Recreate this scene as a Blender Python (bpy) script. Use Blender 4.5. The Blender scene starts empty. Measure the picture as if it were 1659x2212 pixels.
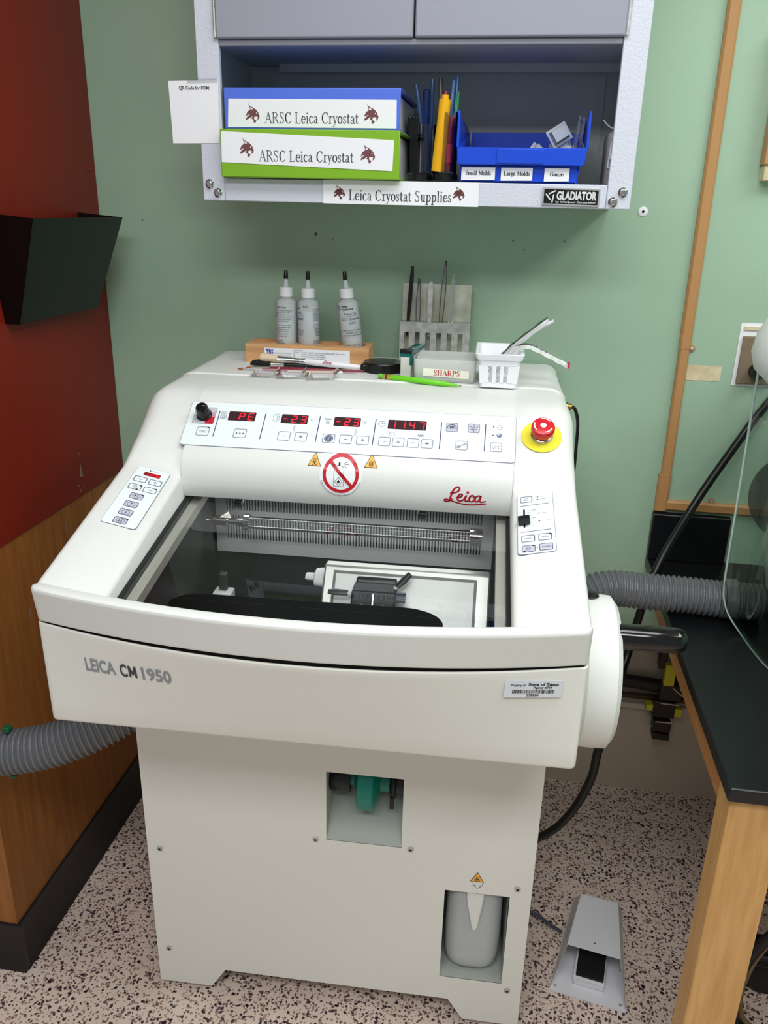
import bpy, math, random
from mathutils import Vector, Matrix
from mathutils.geometry import tessellate_polygon
PI=math.pi; sin=math.sin; cos=math.cos
S=bpy.context.scene; COL=S.collection
# ------------------------------------------------------------------ camera
cam_d=bpy.data.cameras.new('camera'); cam=bpy.data.objects.new('camera',cam_d); COL.objects.link(cam)
cam_d.sensor_fit='VERTICAL'; cam_d.sensor_height=36.0; cam_d.lens=1751.22/2212*36.0
_r=Vector((0.9873708,0.1569193,0.02180005)); _u=Vector((-0.07502674,0.34195107,0.93671792)); _f=Vector((-0.13953457,0.9265235,-0.34940564))
cam.matrix_world=Matrix(((_r.x,_u.x,-_f.x,0.17388861),(_r.y,_u.y,-_f.y,-1.90420499),(_r.z,_u.z,-_f.z,1.62766904),(0,0,0,1)))
cam_d.clip_start=0.05
S.camera=cam
S.view_settings.view_transform='Standard'; S.view_settings.look='None'; S.view_settings.gamma=1.0
S.view_settings.use_curve_mapping=False; S.view_settings.exposure=0.0
# ------------------------------------------------------------------ light
w=bpy.data.worlds.new('room_ambient'); S.world=w; w.use_nodes=True
w.node_tree.nodes['Background'].inputs[0].default_value=(0.92,0.96,1.0,1); w.node_tree.nodes['Background'].inputs[1].default_value=0.33
def area(name,loc,sx,sy,power,col=(0.965,0.985,1.0),rot=(0,0,0)):
    l=bpy.data.lights.new(name,'AREA'); l.shape='RECTANGLE'; l.size=sx; l.size_y=sy; l.energy=power; l.color=col
    o=bpy.data.objects.new(name,l); COL.objects.link(o); o.location=loc; o.rotation_euler=rot; return o
area('ceiling_lamp_near',(0.25,-1.15,2.72),1.3,0.55,16)
area('ceiling_lamp_right',(1.55,-1.0,2.72),0.6,1.2,23)
area('ceiling_lamp_behind',(0.1,-2.45,2.72),1.5,0.6,40)
area('chamber_lamp',(-0.10,-0.515,1.112),0.46,0.012,0.24,(0.95,0.98,1.0),(math.radians(-38),0,0.0332))
# ------------------------------------------------------------------ materials
def lin(c):
    return tuple(((x/255)/12.92 if x/255<=0.04045 else ((x/255+0.055)/1.055)**2.4) for x in c)
MATS={}
def mat(name,rgb,rough=0.5,metal=0.0,spec=0.5,trans=0.0,ior=1.45,emit=0.0,coat=0.0,alpha=1.0):
    if name in MATS: return MATS[name]
    m=bpy.data.materials.new(name); m.use_nodes=True; b=m.node_tree.nodes['Principled BSDF']
    b.inputs['Base Color'].default_value=(*lin(rgb),1); b.inputs['Roughness'].default_value=rough; b.inputs['Metallic'].default_value=metal
    b.inputs['Specular IOR Level'].default_value=spec; b.inputs['Transmission Weight'].default_value=trans; b.inputs['IOR'].default_value=ior
    b.inputs['Coat Weight'].default_value=coat; b.inputs['Alpha'].default_value=alpha
    if emit: b.inputs['Emission Color'].default_value=(*lin(rgb),1); b.inputs['Emission Strength'].default_value=emit
    MATS[name]=m; return m
def nodes(m): return m.node_tree.nodes, m.node_tree.links, m.node_tree.nodes['Principled BSDF']
def bumpy(m,scale,strength,detail=2.0,dist=0.002):
    N,L,b=nodes(m); t=N.new('ShaderNodeTexCoord'); n=N.new('ShaderNodeTexNoise'); n.inputs['Scale'].default_value=scale; n.inputs['Detail'].default_value=detail
    bp=N.new('ShaderNodeBump'); bp.inputs['Strength'].default_value=strength; bp.inputs['Distance'].default_value=dist
    L.new(t.outputs['Object'],n.inputs['Vector']); L.new(n.outputs['Fac'],bp.inputs['Height']); L.new(bp.outputs['Normal'],b.inputs['Normal']); return m
def mottled(m,c1,c2,scale,detail=4.0,stretch=(1,1,1),lo=0.35,hi=0.65):
    N,L,b=nodes(m); t=N.new('ShaderNodeTexCoord'); mp=N.new('ShaderNodeMapping'); mp.inputs['Scale'].default_value=stretch
    n=N.new('ShaderNodeTexNoise'); n.inputs['Scale'].default_value=scale; n.inputs['Detail'].default_value=detail
    r=N.new('ShaderNodeValToRGB'); r.color_ramp.elements[0].position=lo; r.color_ramp.elements[1].position=hi
    r.color_ramp.elements[0].color=(*lin(c1),1); r.color_ramp.elements[1].color=(*lin(c2),1)
    L.new(t.outputs['Object'],mp.inputs['Vector']); L.new(mp.outputs['Vector'],n.inputs['Vector']); L.new(n.outputs['Fac'],r.inputs['Fac']); L.new(r.outputs['Color'],b.inputs['Base Color']); return m
def pane(name,tint,ior=1.5,gl=1.0,rough=0.0,haze=None,hz=0.0):
    """thin clear sheet: transparent + fresnel mirror (+ a little milky diffuse)"""
    if name in MATS: return MATS[name]
    m=bpy.data.materials.new(name); m.use_nodes=True; N=m.node_tree.nodes; L=m.node_tree.links; N.clear()
    o=N.new('ShaderNodeOutputMaterial'); t=N.new('ShaderNodeBsdfTransparent'); t.inputs[0].default_value=(*tint,1)
    g=N.new('ShaderNodeBsdfGlossy'); g.inputs['Roughness'].default_value=rough; g.inputs[0].default_value=(gl,gl,gl,1)
    f=N.new('ShaderNodeFresnel'); f.inputs[0].default_value=ior; mx=N.new('ShaderNodeMixShader')
    L.new(f.outputs[0],mx.inputs[0]); src=t.outputs[0]
    if haze:
        d=N.new('ShaderNodeBsdfDiffuse'); d.inputs[0].default_value=(*lin(haze),1); m2=N.new('ShaderNodeMixShader'); m2.inputs[0].default_value=hz
        L.new(t.outputs[0],m2.inputs[1]); L.new(d.outputs[0],m2.inputs[2]); src=m2.outputs[0]
    L.new(src,mx.inputs[1]); L.new(g.outputs[0],mx.inputs[2]); L.new(mx.outputs[0],o.inputs[0]); MATS[name]=m; return m
M_white=bumpy(mat('white_plastic',(224,225,221),0.42),900,0.05)
M_cab=bumpy(mat('light_grey_enamel',(230,229,222),0.5),700,0.04)
M_seam=mat('dark_gasket',(20,20,22),0.6)
M_black=mat('black_plastic',(14,14,15),0.3)
M_blackg=mat('black_gloss_plastic',(8,8,9),0.12,coat=0.3)
M_film=mat('pale_blue_membrane',(232,240,240),0.3)
M_line=mat('grey_blue_line',(118,124,150),0.5)
M_navy=mat('navy_print',(62,66,110),0.5)
M_ink=mat('black_print',(35,35,40),0.6)
M_greyink=mat('grey_print',(140,146,158),0.5)
M_redp=mat('red_print',(196,24,50),0.4)
M_signred=mat('sign_red',(196,32,44),0.25)
M_paper=mat('white_paper',(240,240,242),0.5)
M_film_w=mat('glossy_white_vinyl',(240,243,245),0.12)
M_amber=mat('amber_print',(250,182,72),0.35)
M_brown=mat('dark_brown_print',(70,48,30),0.5)
M_disp=mat('display_window',(62,40,46),0.2)
M_disp2=mat('display_window_lit',(140,20,34),0.2)
M_led=mat('red_led',(255,26,42),0.4,emit=1.6)
M_chrome=mat('polished_steel',(205,205,205),0.18,metal=1)
M_steel=mottled(mat('brushed_steel',(190,190,186),0.4,metal=0.55),(178,178,174),(212,212,208),60,3)
M_dsteel=mat('dark_steel',(110,106,104),0.3,metal=1)
M_yellow=mat('yellow_vinyl',(240,228,60),0.4)
M_red=mat('red_button_plastic',(205,30,42),0.25)
M_grey=mat('mid_grey_plastic',(120,122,126),0.45)
M_keygrey=mat('grey_key_membrane',(196,196,208),0.35)
M_silver=mat('silver_print',(142,147,154),0.4)
M_char=mat('charcoal_print',(66,64,72),0.45)
# ------------------------------------------------------------------ geometry helpers
A_=0.0332; CA,SA=cos(A_),sin(A_)
def W(p): return Vector((p[0]*CA-p[1]*SA,p[0]*SA+p[1]*CA,p[2]))
ORG={}
def thing(name,label,cat,base,frame='w',group=None,rot=0.0):
    o=bpy.data.objects.new(name,None); COL.objects.link(o); o.empty_display_size=0.05
    o.location=W(base) if frame=='m' else Vector(base); o.rotation_euler=(0,0,(A_ if frame=='m' else 0)+rot)
    o['label']=label; o['category']=cat
    if group: o['group']=group
    ORG[o]=Vector(base); return o
def tag(o,label,cat,group=None):
    o['label']=label; o['category']=cat
    if group: o['group']=group
    return o
def hull(pts):
    pts=sorted(set((round(a,7),round(b,7)) for a,b in pts))
    if len(pts)<3: return pts
    def half(ps):
        h=[]
        for q in ps:
            while len(h)>1 and (h[-1][0]-h[-2][0])*(q[1]-h[-2][1])-(h[-1][1]-h[-2][1])*(q[0]-h[-2][0])<=0: h.pop()
            h.append(q)
        return h
    a=half(pts); b=half(pts[::-1]); return a[:-1]+b[:-1]
def arc(cx,cy,rx,ry,a0,a1,n=10): return [(cx+rx*cos(math.radians(a0+(a1-a0)*i/n)),cy+ry*sin(math.radians(a0+(a1-a0)*i/n))) for i in range(n+1)]
def rrect(x0,y0,x1,y1,r,n=4):
    return arc(x1-r,y1-r,r,r,0,90,n)+arc(x0+r,y1-r,r,r,90,180,n)+arc(x0+r,y0+r,r,r,180,270,n)+arc(x1-r,y0+r,r,r,270,360,n)
def smooth(path,n=6):
    P=[Vector(p) for p in path]; out=[]
    for i in range(len(P)-1):
        a=P[max(i-1,0)]; b=P[i]; c=P[i+1]; d=P[min(i+2,len(P)-1)]
        for k in range(n):
            t=k/n; out.append(0.5*((2*b)+(c-a)*t+(2*a-5*b+4*c-d)*t*t+(3*b-a-3*c+d)*t**3))
    out.append(P[-1]); return out
class MB:
    def __init__(s): s.v=[]; s.f=[]; s.m=[]; s.mats=[]
    def add(s,vs,fs,m,T=None):
        if m not in s.mats: s.mats.append(m)
        k=s.mats.index(m); n=len(s.v)
        if T is None: s.v.extend(Vector(q) for q in vs)
        elif isinstance(T,Matrix): s.v.extend(T@Vector(q) for q in vs)
        else: s.v.extend(Vector(T(*q)) for q in vs)
        for f in fs: s.f.append([n+i for i in f]); s.m.append(k)
        return s
    def box(s,lo,hi,m,T=None):
        x0,y0,z0=lo; x1,y1,z1=hi
        return s.add([(x0,y0,z0),(x1,y0,z0),(x1,y1,z0),(x0,y1,z0),(x0,y0,z1),(x1,y0,z1),(x1,y1,z1),(x0,y1,z1)],[(0,3,2,1),(4,5,6,7),(0,1,5,4),(1,2,6,5),(2,3,7,6),(3,0,4,7)],m,T)
    def loft(s,rings,m,closed=True,caps=True,T=None):
        n=len(rings[0]); vs=[q for r in rings for q in r]; fs=[]
        for i in range(len(rings)-1):
            for j in range(n if closed else n-1):
                a=i*n+j; b=i*n+(j+1)%n; fs.append((a,b,b+n,a+n))
        if caps and closed: fs.append(tuple(range(n))[::-1]); fs.append(tuple(range((len(rings)-1)*n,len(rings)*n)))
        return s.add(vs,fs,m,T)
    def prism(s,poly,axis,a0,a1,m,T=None):
        def mk(p,a):
            return (a,p[0],p[1]) if axis=='x' else ((p[0],a,p[1]) if axis=='y' else (p[0],p[1],a))
        tri=tessellate_polygon([[Vector((p[0],p[1],0)) for p in poly]]); n=len(poly)
        vs=[mk(p,a0) for p in poly]+[mk(p,a1) for p in poly]
        fs=[tuple(t) for t in tri]+[tuple(i+n for i in t[::-1]) for t in tri]+[(i,(i+1)%n,n+(i+1)%n,n+i) for i in range(n)]
        return s.add(vs,fs,m,T)
    def lathe(s,prof,m,n=24,c=(0,0,0),axis='z',T=None,caps=True):
        rings=[]
        for r,h in prof:
            ring=[]
            for i in range(n):
                a=2*PI*i/n; x,y=r*cos(a),r*sin(a)
                q=(x,y,h) if axis=='z' else ((h,x,y) if axis=='x' else (x,h,y))
                ring.append((q[0]+c[0],q[1]+c[1],q[2]+c[2]))
            rings.append(ring)
        return s.loft(rings,m,True,caps,T)
    def tube(s,path,r,m,n=10,caps=True,T=None):
        P=[Vector(p) for p in path]; rings=[]; t0=(P[1]-P[0]).normalized()
        up=Vector((0,0,1)) if abs(t0.z)<0.9 else Vector((1,0,0)); u=t0.cross(up).normalized()
        for i,p in enumerate(P):
            t=(P[min(i+1,len(P)-1)]-P[max(i-1,0)]).normalized(); u=(u-t*u.dot(t)).normalized(); v=t.cross(u)
            rr=r(i) if callable(r) else (r[i] if isinstance(r,(list,tuple)) else r)
            rings.append([p+(u*cos(2*PI*k/n)+v*sin(2*PI*k/n))*rr for k in range(n)])
        return s.loft(rings,m,True,caps,T)
    # ---- flat artwork: (a,b) on a surface function F(a,b,h)
    def poly(s,pts,m,F,h=0.0004,holes=()):
        loops=[pts]+list(holes); allp=[p for l in loops for p in l]
        tri=tessellate_polygon([[Vector((p[0],p[1],0)) for p in l] for l in loops])
        return s.add([(p[0],p[1],h) for p in allp],[tuple(t) for t in tri],m,F)
    def plate(s,pts,m,F,h0=0.0,h1=0.0008):
        tri=tessellate_polygon([[Vector((p[0],p[1],0)) for p in pts]]); n=len(pts)
        return s.add([(p[0],p[1],h0) for p in pts]+[(p[0],p[1],h1) for p in pts],[tuple(i+n for i in t) for t in tri]+[(i,(i+1)%n,n+(i+1)%n,n+i) for i in range(n)],m,F)
    def ring(s,o,i,m,F,h=0.0004):
        n=len(o); return s.add([(p[0],p[1],h) for p in o]+[(p[0],p[1],h) for p in i],[(k,(k+1)%n,n+(k+1)%n,n+k) for k in range(n)],m,F)
    def frame(s,x0,y0,x1,y1,r,t,m,F,h=0.0004): return s.ring(rrect(x0,y0,x1,y1,r),rrect(x0+t,y0+t,x1-t,y1-t,max(r-t,0.0002)),m,F,h)
    def circ(s,cx,cy,r,m,F,h=0.0004,n=28): return s.poly(arc(cx,cy,r,r,0,360,n)[:-1],m,F,h)
    def cring(s,cx,cy,r,t,m,F,h=0.0004,n=32,a0=0,a1=360):
        o=arc(cx,cy,r,r,a0,a1,n); i=arc(cx,cy,r-t,r-t,a0,a1,n)
        return s.add([(p[0],p[1],h) for p in o]+[(p[0],p[1],h) for p in i],[(k,k+1,n+1+k+1,n+1+k) for k in range(n)],m,F)
    def nib(s,pts,w,t,m,F,h=0.0004):
        k=[(w/2*cos(a*PI/4),t/2*sin(a*PI/4)) for a in range(8)]
        for p,q in zip(pts[:-1],pts[1:]):
            hp=hull([(p[0]+a,p[1]+b) for a,b in k]+[(q[0]+a,q[1]+b) for a,b in k])
            s.add([(a,b,h) for a,b in hp],[tuple(range(len(hp)))],m,F)
        return s
    def line(s,pts,w,m,F,h=0.0004):
        q=[pts[0]]
        for a,b in zip(pts[:-1],pts[1:]):
            k=max(1,min(40,int(math.hypot(b[0]-a[0],b[1]-a[1])/0.0022))) if h<0.0016 else 1
            q+=[(a[0]+(b[0]-a[0])*i/k,a[1]+(b[1]-a[1])*i/k) for i in range(1,k+1)]
        return s.nib(q,w,w,m,F,h)
    def text(s,txt,x,y,cap,m,F,w=None,h=0.0005,bold=0.0,align='l',shear=0.0):
        vs,fs,x1=text_geo(txt,bold,shear); k=cap; kx=(w/x1) if w else cap
        if align=='c': x=x-(x1*kx)/2
        return s.add([(x+a*kx,y+b*k,h) for a,b in vs],fs,m,F)
    def serif(s,txt,x,y,cap,m,F,w=None,h=0.0005,bold=1.0):
        adv=[]; tot=0
        for ch in txt: a=SERIF.get(ch,(0.35,[]))[0]; adv.append(a); tot+=a
        kx=(w/tot) if w else cap
        for ch,a in zip(txt,adv):
            for st in SERIF.get(ch,(0,[]))[1]:
                th,pts=st; ww=0.125*bold if th==1 else (0.05*bold if th==0 else 0.08*bold)
                if th==3: s.circ(x+pts[0][0]*kx,y+pts[0][1]*cap,0.075*cap*bold**0.5,m,F,h,10); continue
                s.nib([(x+p*kx,y+q*cap) for p,q in pts],ww*kx,0.05*cap*bold**0.5,m,F,h)
            x+=a*kx
        return s
    def build(s,name,parent=None,root=None,bevel=0.0,seg=2,sharp=35,label=None,base=None,frame='w',flat=False):
        r=root or parent
        while r is not None and r not in ORG: r=r.parent
        o0=ORG[r] if r is not None else Vector(base or (0,0,0))
        me=bpy.data.meshes.new(name); me.from_pydata([v-o0 for v in s.v],[],s.f)
        for m in s.mats: me.materials.append(m)
        me.polygons.foreach_set('material_index',s.m)
        if not flat:
            me.polygons.foreach_set('use_smooth',[True]*len(s.f)); me.set_sharp_from_angle(angle=math.radians(sharp))
        me.update(); ob=bpy.data.objects.new(name,me); COL.objects.link(ob)
        if parent is not None: ob.parent=parent
        else:
            ob.location=W(o0) if frame=='m' else o0
            if frame=='m': ob.rotation_euler=(0,0,A_)
        if bevel:
            b=ob.modifiers.new('edge_rounding','BEVEL'); b.width=bevel; b.segments=seg; b.limit_method='ANGLE'; b.angle_limit=math.radians(40)
        if label: ob['label']=label
        return ob
_TX={}
def text_geo(txt,bold=0.0,shear=0.0):
    k=(txt,bold,shear)
    if k in _TX: return _TX[k]
    c=bpy.data.curves.new('lettering','FONT'); c.body=txt; c.size=1.0; c.offset=bold; c.shear=shear; c.resolution_u=3; c.fill_mode='FRONT'
    o=bpy.data.objects.new('lettering',c); COL.objects.link(o)
    me=bpy.data.meshes.new_from_object(o.evaluated_get(bpy.context.evaluated_depsgraph_get()))
    vs=[(v.co.x/0.69,v.co.y/0.69) for v in me.vertices]; fs=[tuple(p.vertices) for p in me.polygons]
    x0=min((v[0] for v in vs),default=0); vs=[(a-x0,b) for a,b in vs]; x1=max((v[0] for v in vs),default=1)
    bpy.data.objects.remove(o); bpy.data.curves.remove(c); bpy.data.meshes.remove(me); _TX[k]=(vs,fs,x1); return _TX[k]
def sb(x,y=0,w=0.26): return (0,[(x-w/2,y),(x+w/2,y)])
def V(x,y0,y1): return (1,[(x,y0),(x,y1)])
XH=0.66
SERIF={
'A':(0.80,[(0,[(0.10,0.02),(0.40,1.0)]),(1,[(0.40,0.98),(0.69,0.02)]),(0,[(0.2,0.36),(0.58,0.36)]),sb(0.1,0.02,0.2),sb(0.69,0.02,0.26)]),
'R':(0.80,[V(0.18,0.02,0.98),(2,[(0.18,0.98)]+arc(0.36,0.75,0.22,0.23,90,-90,8)+[(0.18,0.52)]),(1,[(0.38,0.5),(0.68,0.02)]),sb(0.18,0.02),sb(0.13,0.98,0.2),sb(0.72,0.02,0.14)]),
'S':(0.62,[(2,[(0.50,0.80),(0.47,0.93),(0.31,0.99),(0.17,0.94),(0.12,0.80),(0.17,0.65)]),(1,[(0.17,0.65),(0.3,0.55),(0.43,0.42)]),(2,[(0.43,0.42),(0.50,0.26),(0.45,0.09),(0.29,0.01),(0.13,0.06),(0.10,0.22)])]),
'C':(0.78,[(2,arc(0.42,0.5,0.31,0.49,40,320,16)),(1,arc(0.42,0.5,0.31,0.49,130,230,6)),(0,[(0.66,0.98),(0.66,0.74)])]),
'G':(0.84,[(2,arc(0.42,0.5,0.31,0.49,40,320,16)),(1,arc(0.42,0.5,0.31,0.49,130,230,6)),V(0.68,0.08,0.42),sb(0.66,0.42,0.28),(0,[(0.66,0.98),(0.66,0.74)])]),
'L':(0.70,[V(0.18,0.02,0.98),sb(0.18,0.98),(0,[(0.05,0.02),(0.6,0.02)]),(0,[(0.6,0.02),(0.62,0.24)])]),
'H':(0.86,[V(0.17,0.02,0.98),V(0.67,0.02,0.98),(0,[(0.17,0.5),(0.67,0.5)]),sb(0.17,0.02),sb(0.17,0.98),sb(0.67,0.02),sb(0.67,0.98)]),
'P':(0.70,[V(0.18,0.02,0.98),(2,[(0.18,0.98)]+arc(0.36,0.74,0.23,0.24,90,-90,8)+[(0.18,0.5)]),(1,arc(0.36,0.74,0.23,0.24,50,-50,4)),sb(0.18,0.02),sb(0.13,0.98,0.2)]),
'M':(1.02,[(0,[(0.17,0.02),(0.17,0.98)]),(1,[(0.2,0.98),(0.5,0.1)]),(0,[(0.5,0.1),(0.82,0.98)]),V(0.84,0.02,0.98),sb(0.17,0.02,0.22),sb(0.84,0.02,0.24),sb(0.14,0.98,0.16),sb(0.88,0.98,0.16)]),
'e':(0.52,[(1,arc(0.27,0.33,0.19,0.32,110,250,8)),(2,arc(0.27,0.33,0.19,0.32,0,110,6)),(2,arc(0.27,0.33,0.19,0.32,250,320,4)),(0,[(0.1,0.37),(0.45,0.37)])]),
'i':(0.34,[V(0.17,0.02,0.62),sb(0.17,0.02,0.24),sb(0.11,0.63,0.1),(3,[(0.16,0.90)])]),
'c':(0.50,[(1,arc(0.27,0.33,0.19,0.32,120,240,8)),(2,arc(0.27,0.33,0.19,0.32,40,120,4)),(2,arc(0.27,0.33,0.19,0.32,240,320,4))]),
'a':(0.54,[(2,[(0.12,0.52),(0.18,0.63),(0.30,0.64),(0.36,0.54)]),V(0.37,0.06,0.54),(2,[(0.37,0.40),(0.2,0.34),(0.1,0.24),(0.1,0.1),(0.18,0.02),(0.28,0.06),(0.37,0.18)]),sb(0.44,0.03,0.12)]),
'r':(0.44,[V(0.17,0.02,0.62),sb(0.17,0.02,0.28),sb(0.1,0.63,0.1),(2,[(0.17,0.45),(0.26,0.62),(0.38,0.62)])]),
'y':(0.54,[(1,[(0.12,0.62),(0.29,0.08)]),(0,[(0.46,0.62),(0.27,0.0),(0.18,-0.22),(0.06,-0.24)]),sb(0.12,0.63,0.2),sb(0.46,0.63,0.16)]),
'o':(0.56,[(1,arc(0.28,0.33,0.2,0.32,120,240,8)),(1,arc(0.28,0.33,0.2,0.32,-60,60,8)),(0,arc(0.28,0.33,0.2,0.32,60,120,4)),(0,arc(0.28,0.33,0.2,0.32,240,300,4))]),
's':(0.44,[(2,[(0.35,0.52),(0.32,0.62),(0.2,0.65),(0.1,0.58),(0.11,0.44)]),(1,[(0.12,0.43),(0.31,0.26)]),(2,[(0.33,0.24),(0.33,0.1),(0.22,0.01),(0.1,0.05),(0.07,0.16)])]),
't':(0.38,[V(0.16,0.1,0.82),(0,[(0.04,0.63),(0.33,0.63)]),(2,[(0.16,0.1),(0.22,0.02),(0.34,0.08)])]),
'u':(0.60,[V(0.16,0.14,0.63),(2,[(0.16,0.14),(0.24,0.02),(0.36,0.06),(0.44,0.18)]),V(0.44,0.02,0.63),sb(0.1,0.63,0.12),sb(0.38,0.63,0.12),sb(0.5,0.02,0.12)]),
'p':(0.60,[V(0.16,-0.26,0.62),sb(0.16,-0.27,0.28),sb(0.1,0.63,0.1),(2,[(0.16,0.48),(0.27,0.63),(0.40,0.6)]),(1,arc(0.3,0.33,0.2,0.31,60,-60,8)),(2,[(0.40,0.06),(0.28,0.01),(0.16,0.12)])]),
'l':(0.34,[V(0.17,0.02,1.0),sb(0.17,0.02,0.26),sb(0.11,1.0,0.1)]),
'm':(0.90,[V(0.16,0.02,0.62),V(0.45,0.02,0.5),V(0.74,0.02,0.5),(2,[(0.16,0.46),(0.28,0.62),(0.4,0.6),(0.45,0.48)]),(2,[(0.45,0.46),(0.57,0.62),(0.69,0.6),(0.74,0.48)]),sb(0.16,0.02,0.24),sb(0.45,0.02,0.22),sb(0.76,0.02,0.24),sb(0.1,0.63,0.1)]),
'd':(0.60,[V(0.44,0.02,1.0),sb(0.38,1.0,0.1),sb(0.5,0.02,0.12),(1,arc(0.3,0.33,0.2,0.31,120,240,8)),(2,[(0.2,0.6),(0.34,0.63),(0.44,0.5)]),(2,[(0.2,0.06),(0.32,0.01),(0.44,0.14)])]),
'g':(0.56,[(1,arc(0.26,0.42,0.15,0.22,110,250,6)),(1,arc(0.26,0.42,0.15,0.22,-70,70,6)),(0,arc(0.26,0.42,0.15,0.22,60,120,3)),(0,arc(0.26,0.42,0.15,0.22,240,300,3)),(2,[(0.16,0.22),(0.12,0.08),(0.4,0.03),(0.46,-0.1),(0.36,-0.24),(0.16,-0.25),(0.07,-0.14),(0.14,0.0)]),(2,[(0.4,0.56),(0.52,0.62)])]),
'z':(0.50,[(0,[(0.08,0.62),(0.42,0.62)]),(1,[(0.38,0.6),(0.12,0.04)]),(0,[(0.08,0.02),(0.42,0.02)]),(0,[(0.42,0.02),(0.44,0.16)])]),
' ':(0.34,[]),
}
def plane(o,u,v):
    o=Vector(o); u=Vector(u).normalized(); v=Vector(v).normalized(); n=u.cross(v)
    return lambda a,b,h: o+u*a+v*b+n*h
CAT=[(305,190),(335,245),(420,285),(470,318),(506,365),(510,392),(527,410),(522,452),(505,472),(480,487),(492,440),(470,424),(425,430),(412,458),(425,482),(462,495),(442,530),(428,538),(420,548),(408,520),(388,516),(412,505),(395,478),(362,460),(392,428),(365,432),(320,462),(252,490),(266,450),(300,420),(345,390),(300,398),(252,424),(288,345),(345,311),(330,268)]
def cat(mb,cx,cy,hgt,m,mw,F):
    k=hgt/358.0; P=lambda q:((q[0]-388)*k+cx,(369-q[1])*k+cy)
    mb.poly([P(q) for q in CAT],m,F,0.0004); mb.poly([P(q) for q in [(342,262),(352,304),(405,308),(380,284)]],mw,F,0.0006); mb.poly([P(q) for q in [(462,352),(482,378),(470,384),(458,368)]],mw,F,0.0006)
def script_logo(mb,cx,cy,width,m,F,wt=1.0):
    k=width/268.0
    st=[[(760,690),(745,704),(722,709),(714,701),(722,693),(745,698),(775,708),(810,718),(860,725),(920,721),(976,712)],
        [(748,690),(757,660),(768,632),(785,613),(801,611),(807,623),(795,640),(770,650),(752,652)],
        [(799,681),(818,672),(826,660),(815,655),(802,666),(796,685),(806,700),(822,699),(838,688),(852,664),(845,688),(852,701),(868,692),(876,670),(888,660),(900,664),(898,672)],
        [(876,672),(871,692),(884,702),(902,692),(912,672),(930,660),(944,664)],[(912,672),(908,692),(920,701),(935,686),(945,662),(939,688),(948,701),(974,694)]]
    for s_ in st:
        q=[(p.x,p.y) for p in smooth([(a,b,0) for a,b in s_],4)]
        mb.nib([((a-844)*k+cx,(668-b)*k+cy) for a,b in q],11*k*wt,8*k*wt,m,F,0.0007)
    mb.circ((860-844)*k+cx,(668-642)*k+cy,8*k*wt,m,F,0.0007,12)
SEG={'0':'abcdef','1':'bc','2':'abged','3':'abgcd','4':'fgbc','5':'afgcd','7':'abc','-':'g','P':'abefg','E':'afged','S':'afgcd'}
def digit(mb,ch,x,y,w,h,m,F,z=0.0012):
    t=h*0.11; sl=0.12; X=lambda a,b:(x+a*w+sl*b*h*0.6,y+b*h)
    L={'a':((0.12,1),(0.88,1)),'d':((0.12,0),(0.88,0)),'g':((0.12,0.5),(0.88,0.5)),'f':((0,0.56),(0,0.94)),'e':((0,0.06),(0,0.44)),'b':((1,0.56),(1,0.94)),'c':((1,0.06),(1,0.44))}
    for s_ in SEG[ch]:
        p,q=L[s_]; mb.line([X(*p),X(*q)],t,m,F,z)
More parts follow.
